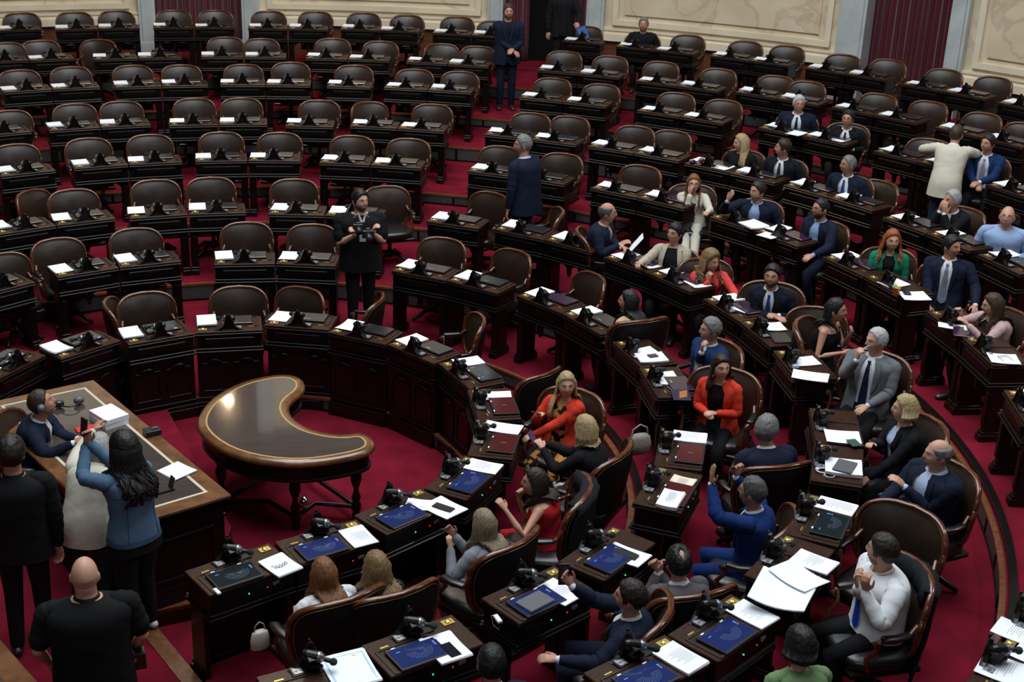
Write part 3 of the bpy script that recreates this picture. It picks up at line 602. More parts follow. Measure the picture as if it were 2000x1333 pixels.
for lp, lab in (((-0.19, 13.60, 6.41), 'warm globe lamp on the back wall, lower'), ((-0.10, 13.78, 6.62), 'warm globe lamp on the back wall, upper')):
    o = empty('wall_lamp', lp); m = MB(); m.ell((0, 0, 0), (0.085, 0.085, 0.085)); m.build('globe', LAMPG, o, smooth=True)
    m = MB(); m.tube([(0, 0.08, 0), (0, 0.6, -0.05), (0, RW - lp[1] - 0.02, -0.2)], 0.02, 8); m.build('bracket', BRASS, o); tag(o, lab + ', above the photo frame', 'lamp')
# ------------------------------------------------------------------ dais desk at the left
def quad_desk(name, P4, ztop, zbase, label, inlay=True):
    c = Vector((sum(q[0] for q in P4) / 4, sum(q[1] for q in P4) / 4))
    rt_ = empty(name, (c.x, c.y, zbase)); Q = [(q[0] - c.x, q[1] - c.y) for q in P4]
    def sc(f): return [(x * 1.0 - math.copysign(f, x) * 0 , y) for x, y in Q]
    def ins(d):
        n = 4; out = []
        for i in range(4):
            a = Vector(Q[i - 1]); b = Vector(Q[i]); e = Vector(Q[(i + 1) % 4]); t1 = (b - a).normalized(); t2 = (e - b).normalized()
            n1 = Vector((-t1.y, t1.x)); n2 = Vector((-t2.y, t2.x)); bis = (n1 + n2); bis = bis / max(0.3, bis.dot(n1)); out.append(tuple(b + bis * d))
        return out
    A = sum(Q[i][0] * Q[(i + 1) % 4][1] - Q[(i + 1) % 4][0] * Q[i][1] for i in range(4)); sg = 1 if A > 0 else -1
    h = ztop - zbase
    m = MB(); m.prism(ins(0), h - 0.035, h); m.build('worktop', BROWN, rt_, bevel=0.008)
    m = MB(); m.prism(ins(sg * 0.16), h, h + 0.002); m.build('writing_surface', GLASS, rt_)
    m = MB(); a = ins(sg * 0.135); b = ins(sg * 0.16)
    for i in range(4):
        j = (i + 1) % 4; m.prism([a[i], a[j], b[j], b[i]], h, h + 0.003)
    if inlay: m.build('cream_inlay', CRINL, rt_)
    m = MB()
    for d, z0, z1 in ((0.02, h - 0.07, h - 0.035), (0.05, 0.14, h - 0.07), (0.035, h - 0.20, h - 0.18), (0.03, 0.10, 0.15), (0.015, 0.06, 0.10), (0.0, 0.0, 0.06)): m.prism(ins(sg * d), z0, z1)
    for i in range(4):                                                 # sunk field frames on every side
        a = ins(sg * 0.045); A_ = Vector(a[i]); B_ = Vector(a[(i + 1) % 4]); L = (B_ - A_).length; n = max(1, int(L / 0.75)); d = (B_ - A_) / n
        for j in range(n):
            p0 = A_ + d * (j + 0.12); p1 = A_ + d * (j + 0.88)
            for z in (0.22, h - 0.26): m.tube([(p0.x, p0.y, z), (p1.x, p1.y, z)], 0.009, 6)
            for p in (p0, p1): m.tube([(p.x, p.y, 0.22), (p.x, p.y, h - 0.26)], 0.009, 6)
    m.build('panelled_body', WOOD, rt_)
    tag(rt_, label, 'desk')
    return rt_
DZ = 0.84
dais = quad_desk('dais_desk', [(-1.291, 0.891), (-0.056, -1.559), (-0.965, -2.003), (-2.252, 0.462)], DZ, 0.0, 'large dark dais desk with cream inlaid border at left')
# second dais desk cut off by the lower left corner
quad_desk('dais_desk', [(-1.751, -3.287), (-1.211, -4.235), (-1.189, -4.910), (-1.900, -4.193)], 1.10, 0.0, 'brown topped desk corner at lower left edge', False)

# ------------------------------------------------------------------ people
CAMP = cam.matrix_world.translation
SKINS = {'f': (0.46, 0.25, 0.17), 'm': (0.38, 0.19, 0.125), 't': (0.30, 0.145, 0.09), 'd': (0.22, 0.10, 0.06)}
def skin_mat(k): return mat('skin_' + k, tuple(min(0.75, 1.22 * q) for q in SKINS[k]), 0.5, spec=0.4, noise_s=18, noise_amt=0.12)
def cloth(name, c, rough=0.85, b=0.35): return mat('cloth_' + name, c, rough, spec=0.18, noise_s=5, noise_amt=0.12, bump=b * 0.8, bump_s=13)
CL = dict(floral=(0.5, 0.22, 0.05), zebra=(0.6, 0.6, 0.58), navy=(0.0075, 0.0115, 0.028), dnavy=(0.006, 0.0075, 0.014), black=(0.0065, 0.0065, 0.0075), charcoal=(0.018, 0.020, 0.022), blue=(0.008, 0.028, 0.095), royal=(0.006, 0.024, 0.115),
          grey=(0.14, 0.15, 0.16), greybrown=(0.085, 0.078, 0.085), lgrey=(0.22, 0.23, 0.26), cream=(0.60, 0.56, 0.45), beige=(0.45, 0.39, 0.29), sand=(0.50, 0.36, 0.24), white=(0.72, 0.73, 0.74), offwhite=(0.66, 0.64, 0.58),
          lblue=(0.30, 0.42, 0.66), pblue=(0.48, 0.58, 0.78), red=(0.62, 0.045, 0.022), coral=(0.66, 0.060, 0.050), dred=(0.40, 0.012, 0.018), green=(0.012, 0.20, 0.10), sage=(0.15, 0.24, 0.11), pink=(0.52, 0.35, 0.33),
          denim=(0.085, 0.155, 0.25), khaki=(0.30, 0.25, 0.15), tienavy=(0.010, 0.014, 0.045), tieblue=(0.015, 0.05, 0.22), tiegrey=(0.17, 0.20, 0.25), tielav=(0.27, 0.27, 0.38), tiedark=(0.03, 0.02, 0.03), tieroyal=(0.012, 0.05, 0.42), jeans=(0.012, 0.022, 0.045))
HAIRC = dict(black=(0.008, 0.007, 0.007), dbrown=(0.020, 0.012, 0.008), brown=(0.055, 0.030, 0.016), auburn=(0.22, 0.085, 0.030), red=(0.36, 0.085, 0.022), blond=(0.46, 0.33, 0.16), ashblond=(0.26, 0.20, 0.12), dblond=(0.24, 0.14, 0.06), grey=(0.20, 0.19, 0.18), lgrey=(0.42, 0.41, 0.39), white=(0.55, 0.54, 0.52), pepper=(0.085, 0.08, 0.078))
def patt(name, c1, c2, sc):
    m_ = mat('cloth_' + name, c1, 0.8, spec=0.2, noise_s=sc, col2=c2)
    for n_ in m_.node_tree.nodes:
        if n_.type == 'VALTORGB': n_.color_ramp.elements[0].position = 0.49; n_.color_ramp.elements[1].position = 0.52
    return m_
patt('floral', (0.50, 0.22, 0.05), (0.010, 0.008, 0.008), 16); patt('zebra', (0.60, 0.60, 0.58), (0.012, 0.012, 0.013), 13)
def hair_mat(k): return mat('hair_' + k, HAIRC[k], 0.45, spec=0.4, noise_s=30, noise_amt=0.45, bump=0.35, bump_s=40, stretch=(3, 3, 0.6))
EYEW = mat('eye_white', (0.55, 0.52, 0.50), 0.3); IRIS = mat('iris', (0.02, 0.012, 0.008), 0.2); LIPS = mat('lips', (0.36, 0.10, 0.085), 0.5)
HS = 1.0
def g2(a, b): return math.exp(-a * a - b * b)
def head_pt(n, off=0.0):
    ax, ay, az = 0.077, 0.096, 0.120
    x, y, z = n[0] * ax, n[1] * ay, n[2] * az
    if z < 0:
        t = -z / az; x *= 1 - 0.30 * t ** 1.6
        if y > 0: y = y * (1 - 0.10 * t) + 0.008 * t * n[1]
        else: y *= 1 - 0.42 * t
    elif y < 0: y *= 1.07
    if n[1] > 0.15:
        w = min(1, (n[1] - 0.15) / 0.35)
        d = 0.025 * g2(x / 0.012, (z + 0.018) / (0.016 if z < -0.018 else 0.030)) + 0.006 * g2(x / 0.009, (z - 0.014) / 0.018)
        d -= 0.010 * g2((abs(x) - 0.032) / 0.016, (z - 0.010) / 0.013)
        d += 0.005 * g2(x / 0.05, (z - 0.034) / 0.011) + 0.004 * g2((abs(x) - 0.042) / 0.018, (z + 0.028) / 0.02)
        d += 0.006 * g2(x / 0.022, (z + 0.054) / 0.011) + 0.010 * g2(x / 0.024, (z + 0.100) / 0.018) - 0.003 * g2(x / 0.02, (z + 0.075) / 0.007)
        y += d * w
    v = Vector((x, y, z))
    if off: v += Vector((n[0], n[1], n[2])) * off
    return v
def sph(th, ph): return (math.sin(th) * math.sin(ph), math.sin(th) * math.cos(ph), -math.cos(th))   # ph = 0 is the face
def front_at(x, z):
    best = None
    ny = 1.0; nx, nz = x / 0.077, z / 0.120
    for _ in range(6):
        q = math.sqrt(max(0.0001, 1 - nx * nx - nz * nz)); v = head_pt((nx, q, nz)); nx += (x - v.x) / 0.077; nz += (z - v.z) / 0.120
    return v
def smooth(a, b, x):
    t = max(0.0, min(1.0, (x - a) / (b - a))); return t * t * (3 - 2 * t)
DIMM = [(-0.5, 0.198, 0.145), (-0.25, 0.195, 0.142), (0, 0.188, 0.138), (0.25, 0.180, 0.135), (0.5, 0.186, 0.138), (0.72, 0.202, 0.138), (0.86, 0.205, 0.120), (0.93, 0.165, 0.095), (0.98, 0.100, 0.074), (1.0, 0.064, 0.060)]
DIMF = [(-0.5, 0.205, 0.150), (-0.25, 0.200, 0.148), (0, 0.185, 0.138), (0.28, 0.155, 0.118), (0.5, 0.162, 0.124), (0.68, 0.175, 0.148), (0.84, 0.176, 0.112), (0.92, 0.140, 0.086), (0.975, 0.085, 0.062), (1.0, 0.052, 0.050)]
def lerp_tab(T, s):
    if s <= T[0][0]: return T[0][1:]
    for a, b in zip(T, T[1:]):
        if s <= b[0]:
            t = (s - a[0]) / (b[0] - a[0]); t = t * t * (3 - 2 * t) * 0.5 + t * 0.5
            return (a[1] + (b[1] - a[1]) * t, a[2] + (b[2] - a[2]) * t)
    return T[-1][1:]
def ik(a, b, l1, l2, pole):
    d = b - a; L = min(max(d.length, 0.12), (l1 + l2) * 0.995); dn = d.normalized(); b2 = a + dn * L
    c = (l1 * l1 - l2 * l2 + L * L) / (2 * L); h = math.sqrt(max(0.0, l1 * l1 - c * c))
    p = Vector(pole); p = p - dn * p.dot(dn)
    if p.length < 1e-4: p = Vector((0, -1, 0)) - dn * dn.y * -1
    return a + dn * c + p.normalized() * h, b2
def hand(m, W, d, n, side, curl=0.5, s=1.0, spread=0.08):
    d = d.normalized(); n = (n - d * n.dot(d)).normalized(); L = n.cross(d) * (-1 if side > 0 else 1)       # L points to the thumb
    r = 0.0095 * s
    m.tube([W - d * 0.03 * s, W + d * 0.005, W + d * 0.05 * s, W + d * 0.085 * s], [(0.024 * s, 0.019 * s), (0.026 * s, 0.018 * s), (0.038 * s, 0.016 * s), (0.040 * s, 0.013 * s)], 10, up=n)
    for i, (o, ln) in enumerate(((0.030, 0.076), (0.010, 0.084), (-0.011, 0.078), (-0.031, 0.060))):
        p = W + d * 0.080 * s + L * o * s; pts = [p]; a = curl * (0.5 + 0.06 * i)
        for q, fr in ((0, 0.42), (1, 0.32), (2, 0.26)):
            dd = (d * math.cos(a) + n * math.sin(a) + L * (o * 2.2 * spread * 10) * 0.3).normalized(); p = p + dd * ln * fr * s; pts.append(p); a += curl * 0.95
        m.tube(pts, [r * 1.05, r, r * 0.92, r * 0.8], 8)
    b = W + d * 0.018 * s + L * 0.026 * s
    t1 = (d * 0.62 + L * 0.62 + n * 0.30).normalized(); p1 = b + t1 * 0.038 * s; t2 = (d * 0.85 + L * (0.35 - curl * 0.3) + n * 0.35 * curl).normalized()
    m.tube([b, p1, p1 + t2 * 0.028 * s, p1 + t2 * 0.048 * s], [r * 1.45, r * 1.2, r * 1.05, r * 0.85], 8)
PEOPLE = {}
HANDW = {}
CHAIR_OF = {}
def person(key, label, head, floor, br, hr=None, stand=False, lean=6, side=0, hp=0, roll=0, twist=0, fem=False, skin='m', hair='short', hc='dbrown', beard=None, glasses=False,
           top='suit', tc='navy', shirt='white', tie=None, open_=0.05, pants='black', rh=None, lh=None, curl=(0.5, 0.5), chair=True, cy=None, size=1.0, legs=None, hn=(None, None), hd=(None, None), shoes='black', hlen=0.30, near=False, build_=1.0, sleeves='long', group=None, poles=(None, None), ykeep=None):
    hr = br if hr is None else hr
    pc = math.degrees(math.atan2(CAMP.y - head[1], CAMP.x - head[0]))
    psi = pc + br; hps = pc + hr
    S = size * (0.90 if fem else 0.94)
    if stand: S = head[2] / (0.94 + 0.50 * math.cos(R(lean)) + 0.145)
    hipz = 0.94 * S if stand else 0.53
    tl = 0.50 * S
    NK = 0.150 * S / (0.4 + 0.6 * max(1, build_))
    if not stand: tl = (head[2] - hipz - NK) / max(0.8, math.cos(R(lean)))
    la, sa = R(lean), R(side)
    dirN = Vector((math.sin(sa), math.sin(la) * math.cos(sa), math.cos(la) * math.cos(sa)))
    P0 = Vector((0, 0, hipz)); N = P0 + dirN * tl
    hdir = Vector((math.sin(sa * 0.6), math.sin(la * 0.75 + 0.12), math.cos(la * 0.75) * math.cos(sa * 0.6)))
    Hc = N + hdir.normalized() * NK
    # root so that the head centre falls on the wanted point
    rz = R(psi - 90); c, s_ = math.cos(rz), math.sin(rz)
    rx, ry = head[0] - (c * Hc.x - s_ * Hc.y), head[1] - (s_ * Hc.x + c * Hc.y)
    root = empty('person', (rx, ry, floor), rz)
    def loc(p):
        x, y = p[0] - rx, p[1] - ry; return Vector((c * x + s_ * y, -s_ * x + c * y, p[2] - floor))
    PEOPLE[key] = (root, loc, Hc, psi, floor)
    HANDW[key] = {}
    M1 = (P0 + N) / 2 + Vector((0, -0.035 if not stand else -0.015, 0)) + dirN * 0.02
    D = DIMF if fem else DIMM
    def spine(s):
        if s < 0: return P0 + Vector((0, -0.0, 0)) + (Vector((0, 0, 1)) if stand else dirN) * (tl * s)
        return P0 * (1 - s) ** 2 + M1 * 2 * s * (1 - s) + N * s * s
    def frame(s):
        T = (spine(min(1, s + 0.05)) - spine(s - 0.05)).normalized(); a = R(twist) * max(0, s)
        X = Vector((math.cos(a), math.sin(a), 0)); F = T.cross(X).normalized() if True else None
        F = Vector((0, 0, 0)) + T.cross(X); F.normalize(); X = F.cross(T).normalized()
        return T, X, F
    def tor(s, ph, inf=0.0):
        w, d = lerp_tab(D, s); w = (w * S * build_) + inf; d = (d * S * build_) + inf; T, X, F = frame(s)
        sx, cx = math.sin(ph), math.cos(ph); e = 0.86
        return spine(s) + X * (w * math.copysign(abs(sx) ** e, sx)) + F * (d * math.copysign(abs(cx) ** e, cx))
    T8, X8, F8 = frame(0.86)
    sw = (0.168 if fem else 0.192) * S * build_
    SH = {1: spine(0.885) + X8 * sw, -1: spine(0.885) - X8 * sw}
    ua, fa = 0.285 * S, 0.255 * S
    AR = {}
    for sd, tgt, pi in ((1, rh, 0), (-1, lh, 1)):
        if tgt is None:
            t = SH[sd] + Vector((sd * 0.05, 0.02, -0.545 * S)) if stand else Vector((sd * 0.15, 0.28, hipz + 0.14))
        elif tgt == 'lap': t = Vector((sd * 0.07, 0.26, hipz + 0.12))
        elif tgt == 'desk': t = Vector((sd * 0.15, 0.20, 0.68))
        elif tgt == 'side': t = SH[sd] + Vector((sd * 0.07, 0.03, -0.54 * S))
        elif tgt == 'arm': t = Vector((sd * 0.27, 0.20, hipz + 0.16))
        elif tgt == 'chin': t = Hc + Vector((sd * 0.035, 0.13, -0.19))
        elif len(tgt) == 4: t = Hc + Vector(tgt[1:])                   # ('h', dx, dy, dz) from the head
        else:                                                          # keep the wanted direction of sight, bring the hand within reach and before the chest
            v0 = Vector(tgt) - CAMP; best = None
            for q in range(-60, 61):
                wp = CAMP + v0 * (1 + q * 0.0012); cnd = loc(wp); rch = (cnd - SH[sd]).length
                cst = max(0, rch - 0.50 * S) * 6 + max(0, 0.24 - cnd.y) * 4 + max(0, 0.22 - rch) * 4 + abs(wp.z - tgt[2]) * 0.35 + max(0, hipz + 0.05 - cnd.z) * 5
                if best is None or cst < best[0]: best = (cst, cnd)
            t = best[1]
        pole = poles[pi] or (sd * 0.55, -0.5, -0.75)
        E, Wt = ik(SH[sd], t, ua, fa, pole); AR[sd] = (SH[sd], E, Wt)
    # legs
    LG = {}
    for sd in (1, -1):
        hj = P0 + Vector((sd * 0.088 * S, 0.0, -0.02))
        if stand: an = Vector((sd * 0.10, -0.02 + (0.05 * sd if legs != 'together' else 0), 0.085)); pole = (0, 1, 0)
        elif legs == 'cross' and sd == -1: an = Vector((0.10, 0.50, 0.36)); pole = (0, 0.3, 1)
        elif legs == 'ext': an = Vector((sd * 0.05 - 0.02, 0.62, 0.10)); pole = (0, 0.4, 1)
        else: an = Vector((sd * 0.12, 0.27, 0.085)); pole = (sd * 0.1, 0.7, 1)
        K, A_ = ik(hj, an, 0.425 * S, 0.415 * S, pole)
        if stand: A_ = an if (an - hj).length < 0.85 * S else A_
        LG[sd] = (hj, K, A_)
    skm = skin_mat(skin)
    # ---- body: one continuous surface
    b = MB()
    rs = []
    for s in (-0.12, 0.0, 0.15, 0.3, 0.45, 0.6, 0.75, 0.85, 0.92, 0.97, 1.0):
        rs.append([tor(s, -2 * PI * j / 20, (-0.022 if s < 0.9 else -0.006) if top != 'sleeveless' else -0.004) for j in range(20)])
    b.rings(rs)
    hw = R(hps - psi)
    HR = Matrix.Rotation(hw, 3, 'Z') @ Matrix.Rotation(R(-hp), 3, 'X') @ Matrix.Rotation(R(roll), 3, 'Y')
    KH = 1.10 if not stand else 1.04
    def hl(v): return Hc + HR @ (Vector(v) * S * KH)
    nb = spine(0.93); nr = (0.049 if fem else 0.058) * S * (0.5 + 0.5 * build_)
    b.tube([nb, (nb + Hc) / 2 + Vector((0, 0.0, -0.02)), hl((0, -0.018, -0.045))], [nr * 1.12, nr, nr * 1.02], 16, round_ends=False)
    nu, nv = 44, 34
    b.rings([[hl(head_pt(sph(PI * (0.012 + 0.976 * i / nv), -2 * PI * j / nu))) for j in range(nu)] for i in range(nv + 1)][::1])
    for sd in (1, -1):
        b.ell(hl((sd * 0.079, -0.008, -0.006)), (0.009 * S, 0.019 * S, 0.031 * S), rot=HR @ Matrix.Rotation(R(sd * -20), 3, 'Z'), nu=10, nv=8)
        A, E, Wt = AR[sd]; k = 0.86 if fem else 1.0
        b.tube([A + (E - A) * (0.12 if top != 'sleeveless' else 0.03), (A + E) / 2, E, E + (Wt - E) * 0.35, Wt], [(0.045 if top != 'sleeveless' else 0.056) * k * S, 0.043 * k * S, 0.037 * k * S, 0.038 * k * S, 0.024 * k * S], 12)
        i = 0 if sd > 0 else 1
        dd = (Wt - E).normalized()
        if hd[i]: dd = (dd * 0.3 + Vector(hd[i])).normalized()
        nn = Vector(hn[i]) if hn[i] else (Vector((-sd * 0.35, 0, -1)) if abs(dd.z) < 0.75 else Vector((-sd * 0.6, -0.8, 0)))
        HANDW[key][sd] = (Wt + dd * 0.085, dd)
        hand(b, Wt + dd * 0.02, dd, nn, sd, curl[i], (0.90 if fem else 1.0) * S)
        hj, K, A_ = LG[sd]
        b.tube([hj, K, K + (A_ - K) * 0.3, A_], [0.068 * S, 0.052 * S, 0.052 * S, 0.036 * S], 12)
        b.tube([A_ + Vector((0, -0.03, -0.035)), A_ + Vector((sd * 0.01, 0.08, -0.05)), A_ + Vector((sd * 0.02, 0.17, -0.055))], [0.034, 0.032, 0.024], 10)
    body = b.build('body', skm, root)
    rm = body.modifiers.new('fuse', 'REMESH'); rm.mode = 'VOXEL'; rm.voxel_size = 0.0062 if near else 0.0085; rm.use_smooth_shade = True
    if True:
        sm = body.modifiers.new('soft', 'SMOOTH'); sm.factor = 0.5; sm.iterations = 2 if near else 1
    # ---- face details
    for sd in (1, -1):
        f = front_at(sd * 0.031, 0.010); e = MB(); e.ell(hl(f + Vector((0, -0.0045, 0))), (0.0135 * S, 0.010 * S, 0.0060 * S), rot=HR, nu=10, nv=6)
        e.cur = 1; e.ell(hl(f + Vector((0, 0.0012, 0))), (0.0060 * S, 0.0062 * S, 0.0058 * S), rot=HR, nu=8, nv=6)
        e.build('eye', [EYEW, IRIS], root, smooth=True)
        e = MB(); e.tube([hl(front_at(sd * q, zz) + Vector((0, 0.001, 0))) for q, zz in ((0.014, 0.035), (0.030, 0.037), (0.048, 0.031))], [0.0022, 0.0028, 0.0014], 6)
        e.build('eyebrow', hair_mat(hc if hc not in ('blond', 'red', 'white', 'lgrey') else {'blond': 'dblond', 'red': 'auburn', 'white': 'lgrey', 'lgrey': 'grey'}[hc]), root, smooth=True)
    e = MB(); f = front_at(0, -0.053)
    e.tube([hl(front_at(-0.021, -0.053)), hl(front_at(-0.010, -0.052)), hl(f), hl(front_at(0.010, -0.052)), hl(front_at(0.021, -0.053))], [(0.002, 0.002), (0.005, 0.0045), (0.005, 0.006), (0.005, 0.0045), (0.002, 0.002)], 8)
    e.build('lips', LIPS, root, smooth=True)
    hm = hair_mat(hc)
    def cap(name, fn, nu=46, nv=34, material=hm):
        q = MB(); q.rings([[hl(head_pt(n_, fn(n_))) for n_ in [sph(PI * (0.01 + 0.98 * i / nv), -2 * PI * j / nu) for j in range(nu)]] for i in range(nv + 1)])
        return q.build(name, material, root, smooth=True)
    rr = random.Random(hash(key) % 1000 if False else sum(map(ord, key)))
    seed = rr.random() * 20
    def nz(n_, f=5.0): return noise.noise(Vector((n_[0] * f + seed, n_[1] * f, n_[2] * f)))
    def scalp(n_, thick, nape=-0.55, front=0.70, sideb=-0.02, vol=0.0):
        thr = sideb + (front - sideb) * smooth(0.25, 0.95, n_[1]) if n_[1] > 0 else sideb + (nape - sideb) * smooth(0.05, 0.75, -n_[1])
        if abs(n_[0]) > 0.8 and -0.1 < n_[1] < 0.35: thr = min(thr, -0.22)
        mk = smooth(-0.03, 0.20, n_[2] - thr + 0.09 * nz(n_, 6))
        t = thick * (0.6 + 0.5 * max(0, n_[2])) + vol * (0.5 + 0.5 * n_[2]) + (0.004 + thick * 0.25) * nz(n_, 8) + 0.0018 * nz(n_, 21)
        return -0.010 + mk * (t + 0.010)
    if hair in ('short', 'curlyshort'):
        th_ = 0.012 if hair == 'short' else 0.024
        cap('hair', lambda n_: scalp(n_, th_, vol=0.004))
    elif hair == 'crop': cap('hair', lambda n_: scalp(n_, 0.007))
    elif hair == 'receding': cap('hair', lambda n_: scalp(n_, 0.013, front=0.86))
    elif hair == 'balding':
        cap('hair', lambda n_: scalp(n_, 0.012, front=0.75) if n_[2] < 0.52 else -0.010 + (0.018 * (1 - smooth(0.52, 0.68, n_[2]))))
    elif hair == 'spot':
        cap('hair', lambda n_: scalp(n_, 0.018) - 0.035 * math.exp(-((n_[0]) ** 2 + (n_[1] + 0.45) ** 2) / 0.07) * (1 if n_[2] > 0.3 else 0))
    elif hair in ('long', 'bob', 'wavy', 'curly', 'back'):
        vol = {'long': 0.004, 'bob': 0.010, 'wavy': 0.010, 'curly': 0.034, 'back': 0.003}[hair]
        cap('hair', lambda n_: scalp(n_, 0.011, nape=-0.75, front=0.70, sideb=0.02, vol=vol))
        q = MB()
        L = hlen * S; nl = 34 if near else 26
        amp = {'long': 0.004, 'bob': 0.003, 'wavy': 0.014, 'curly': 0.020, 'back': 0.004}[hair]
        for layer in (0, 1):
            for i in range(nl):
                u = -1 + 2 * (i + rr.random() * 0.6) / nl; a = u * R(100 if hair != 'back' else 75)   # 0 = back of the head
                dx, dy = math.sin(a), -math.cos(a)
                p0 = hl(head_pt(_n(dx * 0.6, dy * 0.6, 0.80), 0.006)); p1 = hl(head_pt(_n(dx, dy, 0.25), 0.009 + vol * 0.6)); p2 = hl(head_pt(_n(dx, dy, -0.25), 0.013 + vol * 0.7))
                pts = [p0, p1, p2]; ln = L * (0.82 + 0.3 * rr.random()) * (1.0 if layer == 0 else 0.75)
                out = (p2 - Hc); out.z = 0; on = out.normalized()
                st = 7; ph = rr.random() * 6
                for j in range(1, st + 1):
                    f = j / st
                    base = p2 + on * (0.006 + 0.02 * f * (1 if hair in ('wavy', 'curly') else -0.2)) + Vector((0, 0, -ln * f))
                    if base.z < N.z + 0.03:                              # lies on shoulders and back instead of sinking in
                        tz = max(0.45, 1 - (N.z + 0.03 - base.z) / tl)
                        rel_ = base - spine(tz); rel_.z = 0; T_, X_, F_ = frame(tz); w_, d_ = lerp_tab(D, tz)
                        bx, by = rel_.dot(X_), rel_.dot(F_); need = ((bx / (w_ * S + 0.045)) ** 2 + (by / (d_ * S + 0.045)) ** 2) ** 0.5
                        if need < 1:
                            k_ = 1 / max(need, 0.3); sy = 1 if by > 0 else -1
                            base = base + F_ * sy * (max(0, math.sqrt(max(0, 1 - min(1, (bx / (w_ * S + 0.045)) ** 2))) * (d_ * S + 0.045) - abs(by)))
                    wv = amp * min(1, f * 2)
                    base = base + Vector((math.sin(ph + f * 9) * wv, math.cos(ph * 1.7 + f * 9) * wv, 0))
                    pts.append(base)
                r0 = (0.016 if near else 0.019) * (1.2 if hair in ('curly', 'wavy') else 1.0)
                q.tube(pts, [(r0 * 0.7, r0 * 0.5), (r0, r0 * 0.7), (r0, r0 * 0.7)] + [(r0 * (1 - 0.45 * (j / st) ** 2), r0 * 0.7 * (1 - 0.4 * j / st)) for j in range(1, st + 1)], 7)
        q.build('hair_length', hm, root, smooth=True)
    if hair == 'bun' or hair == 'tied':
        cap('hair', lambda n_: scalp(n_, 0.014, nape=-0.6, front=0.58))
        q = MB(); q.ell(hl((0, -0.115, -0.02)), (0.035, 0.03, 0.05), rot=HR); q.tube([hl((0, -0.12, -0.03)), hl((0, -0.13, -0.12)), hl((0.01, -0.11, -0.22))], [0.03, 0.028, 0.012], 8); q.build('ponytail', hm, root, smooth=True)
    if beard:
        def bf(n_):
            mk = smooth(0.0, 0.16, -n_[2] - 0.22 - 0.10 * (1 - smooth(0.3, 0.8, abs(n_[0])))) * smooth(-0.2, 0.15, n_[1])
            if abs(n_[0]) < 0.30 and -0.52 < n_[2] < -0.36 and n_[1] > 0: mk *= 0.0
            return -0.008 + mk * (0.008 + (0.006 if beard[1] == 'full' else 0.0022) + 0.0015 * nz(n_, 9))
        hcx, skx = HAIRC[beard[0]], SKINS[skin]; w_ = 0.85 if beard[1] == 'full' else 0.45
        cap('beard', bf, material=mat('stubble_%s_%s_%s' % (beard[0], beard[1], skin), tuple(hcx[i] * w_ + skx[i] * (1 - w_) for i in range(3)), 0.7, noise_s=60, noise_amt=0.3))
    if glasses:
        q = MB()
        for sd in (1, -1):
            cc = front_at(sd * 0.031, 0.008) + Vector((0, 0.014, 0))
            q.tube([hl(cc + Vector((0.022 * math.cos(a), -0.004 * abs(math.cos(a)), 0.017 * math.sin(a)))) for a in [2 * PI * j / 12 for j in range(13)]], 0.0018, 5, round_ends=False)
            q.tube([hl(cc + Vector((sd * 0.022, 0, 0.004))), hl((sd * 0.077, 0.03, 0.010)), hl((sd * 0.080, -0.02, 0.008))], 0.0017, 5)
        q.tube([hl(front_at(0.012, 0.010) + Vector((0, 0.012, 0))), hl(front_at(-0.012, 0.010) + Vector((0, 0.012, 0)))], 0.0018, 5)
        q.build('glasses', BLACK, root)
    # ---- clothes
    tm = cloth(tc, CL[tc]); smt = cloth(shirt, CL[shirt]) if shirt and shirt in CL else None
    def shell(q, s0, s1, inf, gap=None, nl=15, nu_=34, flare=0.0):
        rs = []
        for i in range(nl + 1):
            s = s0 + (s1 - s0) * i / nl; tp = inf if s < 0.93 else inf + (min(inf, 0.009) - inf) * min(1, (s - 0.93) / 0.06)
            w = lerp_tab(D, s)[0] * S * build_ + tp; g = 0
            fl = flare * max(0, (0.25 - s)) if s < 0.25 else 0
            if gap:
                g = max(0.004, np.interp(s, [a for a, _ in gap], [a for _, a in gap])); p0_ = math.asin(min(0.9, g / w)) ** 1.0
            else: p0_ = 0
            ring = []
            for j in range(nu_ + (1 if gap else 0)):
                ph = p0_ + (2 * PI - 2 * p0_) * j / nu_
                wr = 0.003 * math.sin(s * 22 + 3 * math.sin(ph * 2 + seed)) * (1 - abs(s - 0.4))
                ring.append(tor(s, -ph, tp + fl + wr))
            rs.append(ring)
        q.rings(rs, cap=False, closed=not gap)
    def sleeve(q, sd, k=1.0, end=1.0, cuff=0.034):
        A, E, Wt = AR[sd]; A0 = A + (spine(0.86) - A) * 0.25
        if end > 0.2: q.ell(A + (E - A) * 0.08, (0.068 * k * S, 0.070 * k * S, 0.070 * k * S), nu=16, nv=10)
        hh = (E - A).normalized()
        if end >= 0.99:
            P_ = [A0 + Vector((0, 0, 0.002)), A + hh * 0.03, (A + E) / 2, E - hh * 0.03, E + (Wt - E) * 0.15, E + (Wt - E) * 0.6, E + (Wt - E) * 0.97]
            r_ = [0.066 * k, 0.074 * k, 0.068 * k, 0.062 * k, 0.060 * k, 0.050 * k, cuff * 1.12]
        elif end > 0.4:
            P_ = [A0, A + hh * 0.03, (A + E) / 2, E - hh * 0.01, E + (Wt - E) * 0.12]; r_ = [0.060 * k, 0.064 * k, 0.058 * k, 0.053 * k, 0.053 * k]
        else:
            P_ = [A0, A + hh * 0.03, A + (E - A) * 0.4, A + (E - A) * 0.72]; r_ = [0.066 * k, 0.072 * k, 0.070 * k, 0.072 * k]
        # finer rings with folds
        F_, r2 = [], []
